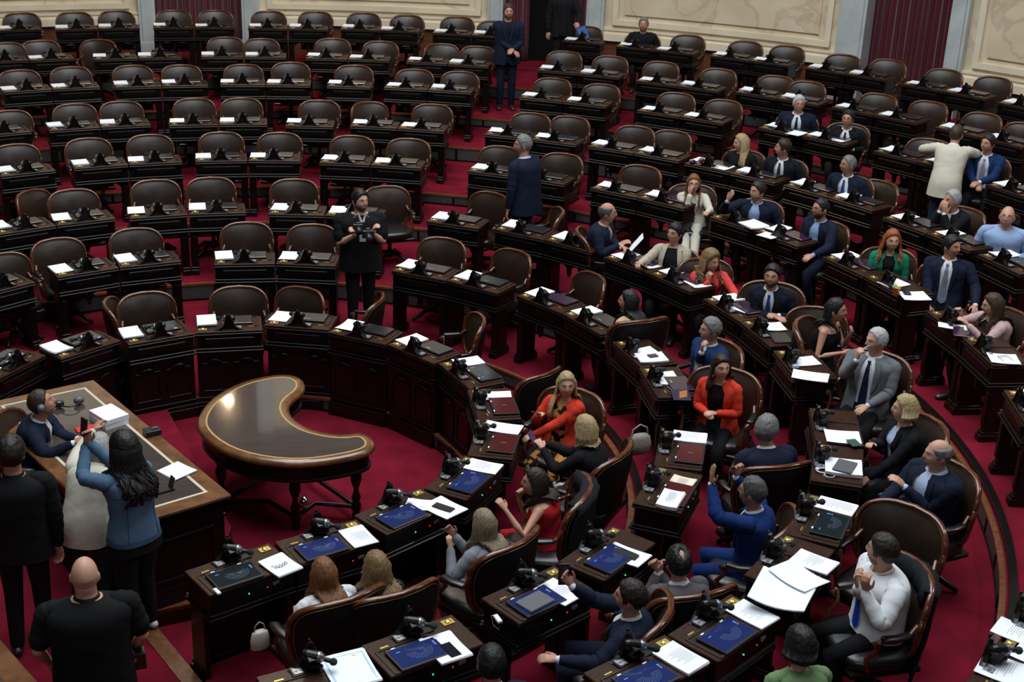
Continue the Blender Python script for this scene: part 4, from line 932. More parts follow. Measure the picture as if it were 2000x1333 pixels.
        for a in range(len(P_) - 1):
            for t in range(4):
                F_.append(P_[a] + (P_[a + 1] - P_[a]) * t / 4); r2.append((r_[a] + (r_[a + 1] - r_[a]) * t / 4) * S * (1 + 0.05 * math.sin((a * 4 + t) * 1.9 + seed)))
        F_.append(P_[-1]); r2.append(r_[-1] * S)
        q.tube(F_, r2, 14)
    bk = 0.88 if fem else 1.0
    def add_collar(material, inf=0.012, h=0.035, gap=0.7):
        q = MB(); rs = []
        cb = spine(0.955)
        T_, X_, F_ = frame(0.95)
        for (zz, e) in ((-0.01, 0.012), (h, 0.004), (h + 0.003, 0.010), (0.0, 0.022)):
            rs.append([cb + T_ * zz + X_ * ((nr + e) * math.sin(a)) + F_ * ((nr + e) * 1.02 * math.cos(a)) - T_ * (0.018 * max(0, math.cos(a))) for a in [gap * 0.35 + (2 * PI - gap * 0.7) * j / 22 for j in range(23)]])
        rs.append(rs[0]); q.rings(rs, cap=False, closed=False); return q.build('collar', material, root, smooth=True)
    if top in ('suit', 'blazer', 'open'):
        if smt:
            q = MB(); shell(q, -0.05, 0.996 if top == 'suit' else 0.955, 0.004); q.build('shirt', smt, root, smooth=True)
            if top == 'suit': add_collar(smt)
        gtop = 0.040 if top == 'suit' else 0.050
        if top == 'open': gp = [(-0.5, 0.11), (0.0, 0.10), (0.5, 0.085), (0.85, 0.06), (1.0, 0.05)]
        else: gp = [(-0.5, 0.03 + open_), (0.10, 0.012 + open_ * 0.8), (0.32, 0.006 + open_), (0.85, gtop + open_ * 0.4), (1.0, 0.028)]
        q = MB(); shell(q, -0.36 if stand else -0.10, 0.996, 0.022, gap=gp, flare=0.02 if stand else 0.04)
        for sd in (1, -1): sleeve(q, sd, k=bk)
        j_ = q.build('jacket', tm, root, smooth=True)
        q = MB()                                                       # lapels folded back along the opening
        for sd in (1, -1):
            rs = []
            for i in range(9):
                s = 0.34 + 0.60 * i / 8; w, _ = lerp_tab(D, s); w = w * S * build_ + 0.022; g = float(np.interp(s, [a for a, _ in gp], [a for _, a in gp]))
                wd = 0.062 * math.sin(min(1, (i + 0.6) / 6.5) * PI * 0.62) * S
                pa, pb = math.asin(min(0.95, (g - 0.002) / w)), math.asin(min(0.95, (g + wd) / w))
                rs.append([tor(s, sd * pa, 0.024), tor(s, sd * (pa * 0.4 + pb * 0.6), 0.032), tor(s - 0.01, sd * pb, 0.029), tor(s - 0.01, sd * pb, 0.020)])
            q.rings(rs, cap=False, closed=False)
        cb = spine(0.95); T_, X_, F_ = frame(0.95)
        rs = [[cb + T_ * zz + X_ * ((nr + e) * math.sin(a)) + F_ * ((nr + e) * math.cos(a)) for a in [1.0 + (2 * PI - 2.0) * j / 16 for j in range(17)]] for zz, e in ((-0.015, 0.024), (0.014, 0.012), (0.018, 0.018), (-0.03, 0.036))]
        q.rings(rs, cap=False, closed=False)
        q.build('lapel', tm, root, smooth=True)
        if smt and not fem:
            q = MB()
            for sd in (1, -1):
                A, E, Wt = AR[sd]; q.tube([E + (Wt - E) * 0.9, Wt + (Wt - E).normalized() * 0.012], 0.031 * S, 12)
            q.build('cuff', smt, root, smooth=True)
    elif top in ('shirt', 'tee', 'polo', 'blouse', 'sleeveless', 'denim'):
        q = MB(); shell(q, {'denim': -0.10}.get(top, -0.30 if stand else (-0.02 if fem else 0.03)), 0.995 if top != 'sleeveless' else 0.875, 0.016 if top != 'sleeveless' else 0.007, flare=0.0 if stand else 0.03)
        for sd in (1, -1):
            if top in ('shirt', 'blouse', 'denim'): sleeve(q, sd, k=bk * 1.02, end={'half': 0.5}.get(sleeves, 1.0), cuff=0.036)
            elif top in ('tee', 'polo'): sleeve(q, sd, k=1.0, end=0.3)
        q.build('shirt' if top in ('shirt', 'polo') else {'tee': 't_shirt', 'denim': 'denim_jacket'}.get(top, 'blouse'), tm, root, smooth=True)
        if top in ('shirt', 'polo', 'denim'): add_collar(tm)
    if top == 'denim':                                                 # waistband and yoke seams
        q = MB(); shell(q, -0.13, -0.05, 0.020, nl=2); shell(q, 0.66, 0.675, 0.019, nl=1)
        for ph_ in (2.5, 3.8): q.tube([tor(s_, -ph_, 0.018) for s_ in (-0.05, 0.2, 0.45, 0.66)], 0.003, 5)
        q.build('denim_trim', cloth('denim_dark', (0.045, 0.085, 0.15)), root, smooth=True)
    if tie:
        tmt = cloth(tie, CL[tie], 0.6)
        q = MB(); inf = 0.016 if top == 'suit' else 0.024; rs = []
        for i, (s, w) in enumerate(((0.955, 0.016), (0.93, 0.019), (0.91, 0.012), (0.80, 0.018), (0.6, 0.026), (0.4, 0.034), (0.18, 0.040), (0.10, 0.036), (0.06, 0.006))):
            T_, X_, F_ = frame(s); cc = tor(s, 0, inf + (0.012 if i < 2 else 0.002)); rs.append([cc - X_ * w, cc + F_ * 0.006, cc + X_ * w, cc - F_ * 0.004])
        q.rings(rs); q.build('necktie', tmt, root, smooth=False)
    pm = cloth(pants, CL[pants])
    q = MB()
    if pants != 'none':
        shell(q, -0.30 if stand else -0.16, 0.12, 0.012, nl=5)
        for sd in (1, -1):
            hj, K, A_ = LG[sd]; u = 1.25 if legs == 'wide' else 1.0
            q.tube([hj + Vector((0, 0, 0.02)), hj + (K - hj) * 0.5, K, K + (A_ - K) * 0.35, A_ + Vector((0, 0, 0.0))], [0.094 * S, 0.084 * S * u, 0.068 * S * u, 0.062 * S * u, 0.052 * S * u], 14)
        q.build('trousers', pm, root, smooth=True)
    for sd in (1, -1):
        hj, K, A_ = LG[sd]; q = MB()
        q.tube([A_ + Vector((0, -0.045, -0.045)), A_ + Vector((0, 0.03, -0.035)), A_ + Vector((sd * 0.01, 0.11, -0.050)), A_ + Vector((sd * 0.02, 0.18, -0.058))], [(0.037, 0.036), (0.040, 0.045), (0.042, 0.033), (0.034, 0.022)], 12)
        q.build('shoe', mat('shoe_' + shoes, {'black': (0.012, 0.011, 0.011), 'tan': (0.20, 0.09, 0.05), 'white': (0.6, 0.58, 0.6)}[shoes], 0.35), root, smooth=True)
    tag(root, label, 'person', group)
    if chair and not stand:
        cpsi = psi if cy is None else pc + cy
        a = R(cpsi); CHAIR_OF[key] = place_chair(rx + 0.03 * math.cos(a), ry + 0.03 * math.sin(a), floor, cpsi + 180, 'leather armchair holding the ' + chair_of(label), 'occupied leather armchairs')
        CHAIR_OF[key].scale = (1.12, 1.12, 1.06) if head[1] < 1.5 and floor < 0.5 else (1, 1, 1)
        if floor < 0.1 and head[1] < -0.5: CHAIR_OF[key].scale = (1.2, 1.2, 1.1)
    return root
def _n(x, y, z):
    l = math.sqrt(x * x + y * y + z * z) or 1; return (x / l, y / l, z / l)
def chair_of(label):
    w = label.replace('seated ', '').split(' '); return ' '.join(w[:9])
def put(obj_builder, key): pass
def world_of(key, v):
    root, loc, Hc, psi, fl = PEOPLE[key]; rz = root.rotation_euler.z; c, s = math.cos(rz), math.sin(rz)
    return (root.location.x + c * v[0] - s * v[1], root.location.y + s * v[0] + c * v[1], root.location.z + v[2])
SEAT = []
# standing people
person('photog', 'bearded photographer in black t-shirt standing behind the inner ring', (1.496, 3.398, 1.630), FL[2], 8, 35, stand=True, lean=0, skin='f', hair='short', hc='black', beard=('black', 'full'), top='tee', tc='black', pants='black',
       rh=(1.433, 3.441, 1.373), lh=(1.645, 3.498, 1.373), curl=(0.8, 0.7), build_=1.16, near=True, hn=((0.8, 0.3, 0), (-0.8, 0.3, 0)), hd=((0.3, 0.4, 0.6), (-0.3, 0.3, 0.6)))
person('guard', 'man in navy suit standing with clasped hands in the back aisle', (4.797, 11.160, 1.640), FL[7], 5, 8, stand=True, lean=0, hair='short', hc='brown', beard=('brown', 'thin'), top='suit', tc='navy', shirt='dnavy', pants='navy', open_=0.0,
       rh=(4.917, 11.323, 2.065), lh=(4.983, 11.469, 2.065), legs='together')
person('doorman', 'person in black suit holding a blue folder in the dark doorway', (6.139, 12.677, 1.620), FL[8], 5, 10, stand=True, lean=0, top='suit', tc='black', shirt='black', pants='black', rh='side', lh=(6.154, 11.689, 2.474), curl=(0.4, 0.9))
person('walker', 'grey-haired man in navy suit walking away down the aisle', (3.707, 4.890, 1.640), FL[3], -125, -85, stand=True, lean=4, hair='short', hc='grey', top='suit', tc='navy', shirt='pblue', pants='navy', rh='side', lh='side', build_=1.08, near=True)
person('creamman', 'man in cream jacket leaning with his back turned, brown hair', (9.350, 4.332, 1.500), FL[5], 172, 165, stand=True, lean=26, hair='short', hc='brown', top='suit', tc='cream', shirt='white', pants='jeans', rh=(9.795, 4.659, 1.871), lh=(9.268, 4.696, 1.871), poles=((1, -0.2, 0), (-1, -0.2, 0)), near=True, build_=0.96)
person('baldman', 'bald man in black polo shirt seen from behind, lower left', (-0.945, -3.855, 1.600), 0.0, 180, 172, stand=True, lean=3, skin='f', hair='none', hc='brown', top='polo', tc='black', pants='black', build_=1.22, near=True, size=1.0, rh=('h', 0.25, 0.12, -0.66), lh=('h', -0.26, 0.12, -0.66))
person('curlyedge', 'person with dark curly hair in black standing at left edge', (-1.575, -2.181, 1.620), 0.0, 172, 168, stand=True, lean=0, hair='curlyshort', hc='dbrown', top='shirt', tc='black', pants='black', build_=1.05, near=True)
person('denim', 'woman with black curly hair in denim jacket raising a phone', (-0.803, -2.121, 1.560), 0.0, -148, -140, stand=True, lean=2, fem=True, skin='m', hair='curly', hc='black', hlen=0.30, top='denim', tc='denim', pants='black', legs='wide', shoes='white',
       rh=(-1.064, -1.886, 1.520), lh=(-1.096, -1.875, 1.500), curl=(0.8, 0.8), near=True, size=1.05, hd=((0, 0, 1), (0, 0, 1)))
person('creamelder', 'grey-haired man in cream jacket bending over the dais desk', (-1.034, -1.603, 1.360), 0.0, 152, 150, stand=True, lean=34, hp=20, skin='m', hair='back', hc='lgrey', hlen=0.07, top='shirt', tc='cream', pants='charcoal', near=True, rh=(-0.825, -1.078, 0.930), lh=(-1.201, -0.450, 0.930))
# seated people, back to front
person('s1', 'man in black jacket with grey goatee, only sitter in wall row', (7.341, 11.671, 1.150), FL[8], 0, -4, hair='short', hc='grey', beard=('grey', 'thin'), top='suit', tc='black', shirt='dnavy', rh='desk', lh='desk')
person('s2', 'white-haired man in navy suit with glasses and navy tie', (8.203, 6.755, 1.160), FL[6], -2, 14, hair='short', hc='white', glasses=True, top='suit', tc='navy', shirt='white', tie='tienavy', build_=1.08, rh='desk', lh='desk')
person('s3', 'dark-haired man with glasses, black suit and striped tie', (8.690, 6.126, 1.080), FL[6], -8, -14, hair='short', hc='black', glasses=True, top='suit', tc='black', shirt='white', tie='tiedark', rh='desk', lh='desk')
person('s7', 'man in blue suit with lavender tie, hands clasped on desk', (9.765, 4.228, 1.170), FL[6], -8, -35, hair='short', hc='dbrown', top='suit', tc='blue', shirt='white', tie='tielav', rh=(9.127, 3.345, 1.841), lh=(9.220, 3.385, 1.841), build_=1.05)
person('s4', 'woman in black with long straight blonde hair looking left', (6.895, 5.567, 1.120), FL[5], -20, -72, hp=8, fem=True, skin='f', hair='long', hc='blond', hlen=0.30, top='blouse', tc='black', rh='desk', lh='desk')
person('s5', 'dark-haired man in charcoal suit looking left, dark tie', (7.292, 5.069, 1.160), FL[5], -20, -85, hair='short', hc='dbrown', top='suit', tc='dnavy', shirt='white', tie='tiedark', rh='desk', lh='desk')
person('s6', 'grey-haired man in navy suit and bright blue tie looking left', (7.811, 4.183, 1.160), FL[5], -22, -62, hair='crop', hc='grey', top='suit', tc='navy', shirt='white', tie='tieblue', skin='t', rh='desk', lh='desk')
person('s11', 'grey-haired man in black jacket with hands folded at mouth', (8.455, 2.691, 1.110), FL[5], -38, -52, lean=14, hair='short', hc='lgrey', top='suit', tc='black', shirt='white', rh=('h', 0.04, 0.15, -0.14), lh=('h', -0.04, 0.15, -0.15), hd=((0, 0, 1), (0, 0, 1)), curl=(0.4, 0.4))
person('s12', 'bald man with glasses in light blue shirt at right edge', (8.668, 1.852, 1.150), FL[5], -2, -4, hp=-8, skin='f', hair='none', hc='grey', beard=('grey', 'thin'), glasses=True, top='shirt', tc='lblue', pants='navy', rh='desk', lh='desk', build_=1.12)
person('s8', 'woman in cream suit with glasses holding hand to her mouth', (5.838, 4.425, 1.040), FL[4], 2, 5, fem=True, skin='f', hair='long', hc='auburn', hlen=0.22, glasses=True, top='blazer', tc='cream', shirt='cream', pants='cream', open_=0.0, rh=('h', 0.035, 0.10, -0.13), lh=(5.820, 3.794, 1.420), hd=((0, 0, 1), None), legs='ext', near=True, curl=(0.3, 0.5))
person('s9', 'man in navy jacket and blue shirt stretching out his arm', (6.395, 3.666, 1.140), FL[4], -12, -48, lean=8, hair='short', hc='dbrown', beard=('dbrown', 'thin'), top='suit', tc='navy', shirt='lblue', rh=(6.001, 3.644, 1.590), lh='desk', hd=((-0.3, 0, 0.8), None), near=True, curl=(0.15, 0.5))
person('s10', 'man with beard and glasses in navy jacket turned left', (6.828, 2.781, 1.170), FL[4], -35, -55, hair='crop', hc='black', beard=('black', 'full'), glasses=True, top='suit', tc='navy', shirt='lblue', pants='navy', rh='lap', lh=(6.571, 2.274, 1.350), near=True)
person('s17', 'red-haired woman in bright green blazer and black top', (7.179, 1.662, 1.130), FL[4], 2, 16, fem=True, skin='f', hair='wavy', hc='red', hlen=0.20, top='blazer', tc='green', shirt='black', open_=0.03, rh='lap', lh='lap', near=True)
person('s18', 'man in navy suit with pale grey tie looking right', (7.642, 1.214, 1.190), FL[4], -4, 52, lean=-4, hair='short', hc='black', top='suit', tc='navy', shirt='white', tie='tiegrey', open_=0.03, rh=(7.181, 0.711, 1.250), lh=(7.709, 0.682, 1.290), near=True, build_=1.1)
person('s19', 'woman in pale pink blazer with long brown hair', (7.357, -0.172, 1.050), FL[4], -52, -75, lean=8, hp=12, fem=True, skin='f', hair='long', hc='brown', hlen=0.26, top='blazer', tc='pink', shirt='black', rh=(7.099, 0.001, 1.490), lh=(7.064, -0.284, 1.450), near=True)
person('s13', 'balding man in navy suit facing right holding a paper', (4.409, 3.382, 1.190), FL[3], 72, 88, lean=8, hair='balding', hc='pepper', glasses=True, top='suit', tc='navy', shirt='beige', rh=(4.500, 3.140, 1.247), lh=(4.507, 3.040, 1.267), near=True, cy=95)
person('s14', 'woman in beige jacket and black top with tied dark hair', (4.964, 2.530, 1.190), FL[3], -12, -32, lean=-3, fem=True, skin='m', hair='tied', hc='black', top='open', tc='beige', shirt='black', rh=(4.507, 2.312, 1.307), lh='lap', near=True)
person('s15', 'woman with curly blonde hair in coral blazer, hand at chin', (5.201, 1.957, 1.040), FL[3], 12, 45, lean=14, fem=True, skin='m', hair='curly', hc='dblond', hlen=0.18, top='blazer', tc='coral', shirt='coral', open_=0.0, rh='chin', lh=(5.351, 1.498, 1.187), hd=((0, 0, 1), None), curl=(1.0, 0.5), near=True)
person('s16', 'bearded man in dark suit and blue tie facing the camera', (5.524, 1.019, 1.190), FL[3], -6, -10, hair='short', hc='black', beard=('dbrown', 'full'), top='suit', tc='dnavy', shirt='white', tie='tieblue', open_=0.02, rh=(5.493, 0.784, 1.207), lh=(5.581, 0.855, 1.187), near=True)
person('s23', 'dark-haired woman in black sleeveless top turned right', (5.763, -0.014, 1.190), FL[3], 72, 80, fem=True, skin='m', hair='back', hc='black', hlen=0.16, top='sleeveless', tc='black', rh=(5.797, -0.171, 1.187), lh=(6.097, 0.262, 1.187), cy=80, near=True)
person('s24', 'elderly man in light grey suit holding a pen to his lips', (5.797, -0.827, 1.190), FL[3], -18, -52, lean=-5, hair='receding', hc='white', skin='f', top='suit', tc='grey', shirt='white', tie='tienavy', open_=0.045, rh=(5.550, -0.960, 1.447), lh=(5.682, -1.067, 1.047), hd=((0, 0, 1), None), curl=(1.1, 0.5), near=True, build_=1.08)
person('s25', 'woman with short blonde hair in black blazer, light blue blouse', (5.401, -2.172, 1.150), FL[3], -58, -82, lean=4, fem=True, skin='f', hair='bob', hc='blond', hlen=0.03, top='blazer', tc='black', shirt='pblue', open_=0.01, rh=(5.123, -2.234, 1.267), lh=(4.956, -2.548, 1.127), near=True, build_=1.12)
person('s26', 'bald man in navy jacket, light blue shirt and khaki trousers', (5.260, -2.983, 1.150), FL[3], -45, -66, lean=-2, skin='f', hair='balding', hc='grey', top='suit', tc='navy', shirt='pblue', pants='khaki', open_=0.06, rh=(4.849, -2.956, 1.127), lh=(5.074, -2.924, 1.227), near=True, build_=1.15)
person('s27', 'young man in white shirt with royal blue tie, fingers interlaced', (4.172, -4.254, 1.150), FL[3], -58, -108, lean=2, skin='m', hair='short', hc='dbrown', beard=('dbrown', 'thin'), top='shirt', tc='white', tie='tieroyal', rh=(3.949, -4.404, 1.367), lh=(3.991, -4.428, 1.347), hd=((0.3, 0.2, 1), (-0.3, 0.2, 1)), curl=(0.7, 0.8), near=True, build_=1.12)
_c = (4.850, -3.464, 1.407); _a = math.degrees(math.atan2(CAMP.y - _c[1], CAMP.x - _c[0])) - 25
_o = place_chair(_c[0] + 0.33 * math.cos(R(_a)), _c[1] + 0.33 * math.sin(R(_a)), FL[3], _a + 180, 'empty leather armchair turned to front behind white-shirted man', 'occupied leather armchairs')
_o.scale = (1.12, 1.12, 1.06)
person('s20', 'woman with long black hair in sand top seen from behind', (4.068, 1.266, 1.090), FL[2], -128, -98, fem=True, skin='m', hair='long', hc='black', hlen=0.32, top='blouse', tc='sand', rh='lap', lh='lap', near=True, cy=-150)
person('s21', 'grey-haired man in blue suit and white t-shirt, hand at chin', (4.557, 0.143, 1.190), FL[2], -48, -68, lean=-2, hair='short', hc='grey', top='suit', tc='blue', shirt='offwhite', open_=0.05, pants='blue', rh=(4.405, -0.061, 1.213), lh='lap', hd=((0, 0, 1), None), curl=(1.0, 0.5), near=True)
person('s22', 'woman in orange-red blazer with dark fringe, hands on lap', (4.375, -0.652, 1.150), FL[2], -16, 22, fem=True, skin='f', hair='long', hc='dbrown', hlen=0.17, top='blazer', tc='red', shirt='black', open_=0.055, rh=(4.286, -0.609, 0.853), lh=(4.389, -0.657, 0.853), near=True)
person('s28', 'curly grey-haired man in navy jacket seen from behind', (4.284, -1.984, 1.150), FL[2], -150, 160, hair='curlyshort', hc='grey', top='suit', tc='navy', shirt='white', rh='desk', lh='desk', near=True, build_=1.1)
person('s29', 'greying man in royal blue suit filming with raised phone', (3.777, -2.974, 1.150), FL[2], -98, -108, lean=4, skin='t', hair='receding', hc='pepper', glasses=True, beard=('grey', 'thin'), top='suit', tc='royal', shirt='white', pants='royal', rh=(3.701, -2.836, 1.373), lh=(3.465, -2.925, 1.373), hd=((0, 0, 1), (0, 0, 1)), curl=(0.8, 0.15), near=True)
person('s36', 'man with small bald spot in grey suit, hands clasped', (2.965, -3.681, 1.040), FL[2], -148, -158, lean=8, hair='spot', hc='black', top='suit', tc='greybrown', shirt='white', rh=(2.830, -3.710, 1.153), lh=(2.796, -3.725, 1.153), near=True, curl=(0.9, 0.9))
person('s37', 'dark-haired man in navy suit reaching out with a phone', (2.510, -4.051, 1.040), FL[2], -98, -100, lean=-4, hair='short', hc='dbrown', top='suit', tc='navy', shirt='white', open_=0.03, pants='navy', rh=(2.172, -3.842, 1.193), lh=(2.006, -4.219, 0.893), hd=((0, 0.3, 0.5), None), near=True, curl=(0.6, 0.5))
person('s38', 'dark-haired man cut off by the bottom frame edge', (1.457, -4.627, 1.040), FL[2], -165, -172, hair='short', hc='black', top='suit', tc='navy', shirt='white', rh='desk', lh='desk', near=True)
person('s39', 'person with black hair in sage green top near bottom right', (3.187, -5.177, 1.150), FL[3], -150, -140, fem=True, hair='bob', hc='black', hlen=0.03, top='blouse', tc='sage', rh='lap', lh='lap', near=True)
person('s30', 'woman in red blazer with long straight blonde hair', (2.965, -0.483, 1.150), FL[1], -30, 8, lean=-2, fem=True, skin='f', hair='long', hc='blond', hlen=0.26, top='blazer', tc='red', shirt='floral', pants='floral', open_=0.055, rh=(2.718, -0.490, 0.860), lh=(2.637, -0.619, 0.720), near=True)
person('s31', 'woman with blonde bob in black blazer over white top', (2.900, -1.407, 1.150), FL[1], -112, -125, fem=True, skin='f', hair='bob', hc='blond', hlen=0.09, top='blazer', tc='black', shirt='white', pants='zebra', open_=0.07, rh=(2.627, -1.188, 0.920), lh=(2.574, -1.299, 0.920), near=True)
person('s32', 'dark-haired woman in red sleeveless top resting her chin', (2.318, -2.067, 1.040), FL[1], -95, -85, lean=14, fem=True, skin='m', hair='long', hc='dbrown', hlen=0.14, top='sleeveless', tc='dred', pants='dred', rh='chin', lh=(2.053, -2.261, 0.900), hd=((0, 0, 1), None), curl=(1.0, 0.6), near=True)
person('s33', 'woman in light grey blazer with long ash-blonde hair', (1.787, -2.668, 1.040), FL[1], -130, -140, fem=True, skin='f', hair='long', hc='ashblond', hlen=0.24, top='blazer', tc='lgrey', shirt='white', pants='lgrey', rh=(1.572, -2.688, 0.960), lh=(1.515, -2.797, 0.920), near=True)
person('s34', 'woman with long auburn hair in white shirt from behind', (0.554, -3.179, 1.040), FL[1], -152, -158, fem=True, skin='f', hair='long', hc='auburn', hlen=0.28, top='blouse', tc='white', rh='desk', lh='desk', near=True, build_=1.08)
person('s35', 'woman with wavy brown and blonde hair in dark top', (0.924, -3.154, 1.040), FL[1], -152, -150, fem=True, skin='f', hair='wavy', hc='dblond', hlen=0.24, top='blouse', tc='charcoal', rh=('h', 0.05, 0.14, -0.2), lh='lap', near=True)
person('s40', 'man in navy suit with headphones seated at the dais desk', (-1.607, -0.287, 1.150), 0.0, 72, 84, lean=12, hp=-22, hair='short', hc='brown', beard=('grey', 'thin'), top='suit', tc='navy', shirt='white', rh=(-1.351, -0.656, 0.930), lh=(-1.317, -0.563, 0.930), near=True)
# ------------------------------------------------------------------ props: papers, phones, cups, bags, cameras
GREYC = mat('grey_cover', (0.085, 0.088, 0.092), 0.5)
PASSP = mat('green_cover', (0.035, 0.075, 0.062), 0.5)
REDF = mat('red_folder', (0.60, 0.02, 0.02), 0.5)
BLUEF = mat('blue_folder', (0.06, 0.16, 0.46), 0.5)
WPL = mat('white_plastic', (0.78, 0.79, 0.80), 0.35)
AMBER = mat('amber_tea', (0.42, 0.14, 0.02), 0.15, coat=0.3)
CREAMP = mat('cream_paper', (0.74, 0.64, 0.48), 0.8)
CYAN = mat('pale_cyan_print', (0.35, 0.62, 0.76), 0.8)
BAGC = mat('taupe_canvas', (0.28, 0.25, 0.21), 0.85, bump=0.3, bump_s=60)
JKB = cloth('jacket_black', (0.010, 0.011, 0.013))
PHGL = mat('phone_glass', (0.010, 0.012, 0.016), 0.08, coat=0.5)
PHLIT = mat('phone_lit', (0.10, 0.11, 0.14), 0.15, emit=(0.20, 0.22, 0.30), estr=0.35)
def rad(p, extra=0.0): return math.atan2(p[1], p[0]) - PI / 2 + R(extra)
def slab_thing(name, label, cat, w, d, h, p, rz, material, screen=None, rot=None, group=None, bevel=0.004):
    o = empty(name, p, rz)
    if rot is not None: o.rotation_mode = 'QUATERNION'; o.rotation_quaternion = rot
    m = MB(); m.box((0, 0, h / 2), (w, d, h)); m.build('body', material, o, bevel=bevel)
    if screen: m = MB(); m.box((0, 0, h + 0.0006), (w * 0.90, d * 0.93, 0.001)); m.build('screen', screen, o)
    return tag(o, label, cat, group)
def pp(p, extra, label, w=0.21, d=0.29, h=0.008, lines=False, curl=0.006, mt=None):
    o = place_paper(p[0], p[1], p[2] + 0.004, rad(p, extra), label, w=w, d=d, h=h, lines=lines, curl=curl)
    if mt: o.data = o.data.copy(); o.data.materials[0] = mt
    return o
# loose papers and devices, by seat
pp((5.329, -0.342, 1.187), 4, 'white papers under the microphone, desk of grey-suited elder')
pp((5.257, -0.687, 1.187), -22, 'large white sheet on the front edge, desk of grey-suited elder', d=0.33)
pp((5.002, -1.939, 1.187), 2, 'white sheet lying under a green passport', lines=False, w=0.24)
slab_thing('passport', 'dark green passport held on the paper by short-haired blonde', 'passport', 0.13, 0.09, 0.006, (5.030, -2.091, 1.212), rad((5.035, -2.082, 1.207), 25), PASSP)
pp((4.756, -2.484, 1.187), 3, 'thick stack of bluish papers beside white earphones', w=0.27, h=0.03)
slab_thing('tablet_computer', 'dark grey tablet cover lying on bluish paper stack', 'tablet', 0.21, 0.155, 0.010, (4.751, -2.511, 1.229), rad((4.753, -2.507, 1.227), -12), GREYC)
m = MB()
m.tube([Vector((0.055 * math.cos(a), 0.04 * math.sin(a), 0.012)) for a in [2 * PI * j / 18 for j in range(19)]], 0.005, 6, round_ends=False)
m.tube([Vector((0.02 + 0.04 * math.cos(a), -0.075 + 0.035 * math.sin(a), 0.006)) for a in [2 * PI * j / 18 * 0.85 + 1.2 for j in range(19)]], 0.003, 6)
m.ell((0.05, 0.0, 0.018), (0.018, 0.016, 0.014)); m.ell((-0.045, 0.02, 0.018), (0.018, 0.016, 0.014))
o = m.build('earphones', WPL, smooth=True); o.location = (4.574, -2.503, 1.192); tag(o, 'coiled white earphones on the desk of the khaki-trousered man', 'earphones')
pp((3.928, -3.797, 1.187), -6, 'printed sheets above the large spread papers', lines=True, h=0.012)
pp((3.519, -4.210, 1.247), 12, 'large spread of white sheets held by white-shirted man', w=0.42, d=0.38, h=0.012, curl=0.03)
pp((3.680, -4.084, 1.272), -20, 'loose white sheet slanting over the large spread papers', w=0.24, d=0.34, h=0.003, curl=0.02)
pp((6.239, 3.342, 1.370), -12, 'messy white papers before the man stretching his arm', w=0.30, d=0.27, h=0.02, curl=0.012)
pp((6.272, 2.932, 1.370), 8, 'white sheet beside the messy papers, fourth row', w=0.21, d=0.20)
pp((6.998, 1.163, 1.370), 5, 'white papers between green blazer and amber cup')
pp((7.037, 0.776, 1.370), -15, 'white paper under a black phone, desk of grey-tied man', w=0.26)
slab_thing('phone', 'black phone lying on papers near the amber cup', 'phone', 0.075, 0.15, 0.009, (6.990, 0.862, 1.392), rad((6.993, 0.868, 1.390), 70), BLACK, PHGL)
o = empty('tea_glass', (6.866, 0.842, 1.370))
m = MB(); m.lathe([(0.030, 0.0), (0.034, 0.01), (0.037, 0.085), (0.039, 0.09), (0.034, 0.088), (0.001, 0.086)], n=16); m.build('glass_body', AMBER, o, smooth=True)
m = MB(); m.lathe([(0.0395, 0.085), (0.041, 0.088), (0.0395, 0.095), (0.036, 0.09)], n=16); m.build('rim', BRASS, o, smooth=True)
tag(o, 'amber tea glass standing on the desk between green blazer and grey tie', 'glass')
pp((7.008, -0.102, 1.370), -28, 'white paper before the woman in pale pink blazer', w=0.14)
slab_thing('tablet_computer', 'purple folder under the hands of the pink-blazered woman', 'tablet', 0.26, 0.2, 0.012, (7.036, -0.250, 1.373), rad((7.040, -0.243, 1.370), -25), PURP)
pp((7.065, -0.933, 1.370), -12, 'white sheet under a pair of spectacles at right edge', w=0.24, d=0.27)
m = MB()
for s in (-0.03, 0.03): m.tube([(s + 0.022 * math.cos(a), 0.018 * math.sin(a), 0.01) for a in [2 * PI * j / 12 for j in range(13)]], 0.0018, 5, round_ends=False); m.tube([(s * 1.7, 0, 0.01), (s * 1.6, -0.10, 0.006)], 0.0018, 5)
m.tube([(-0.01, 0, 0.012), (0.01, 0, 0.012)], 0.0018, 5)
o = m.build('spectacles', BLACK); o.location = (7.071, -0.901, 1.382); tag(o, 'thin black spectacles lying on a sheet at right edge', 'glasses')
pp((4.722, -5.059, 1.370), -4, 'printed sheets at the lower right edge, upper stack', lines=True); pp((4.422, -5.396, 1.370), 3, 'printed sheets in the lower right corner', lines=True, w=0.26)
pp((5.302, 1.113, 1.187), 20, 'white papers beside a purple folder before the bearded man')
pp((5.403, 0.557, 1.187), -10, 'white sheets behind the closed black laptop', w=0.22, d=0.2)
slab_thing('laptop', 'closed black laptop beside white sheets, third row', 'laptop', 0.26, 0.19, 0.016, (5.346, 0.258, 1.187), rad((5.346, 0.258, 1.187), -8), LID)
pp((4.025, 0.564, 0.973), 4, 'white sheets under the microphone of blue-suited man')
pp((4.065, 0.400, 0.973), -6, 'white paper stack carrying a small black phone', w=0.23, h=0.02)
slab_thing('phone', 'small black phone on white stack of blue-suited man', 'phone', 0.075, 0.10, 0.009, (4.084, 0.417, 0.998), rad((4.088, 0.428, 0.993), 4), BLACK, PHGL)
pp((4.069, -0.094, 0.973), -2, 'white sheets with a dark strip before orange-red blazer', w=0.30, d=0.2, h=0.012)
slab_thing('phone', 'long black phone lying on white sheets before orange-red blazer', 'phone', 0.15, 0.055, 0.008, (4.078, -0.203, 0.988), rad((4.082, -0.192, 0.983), -6), BLACK)
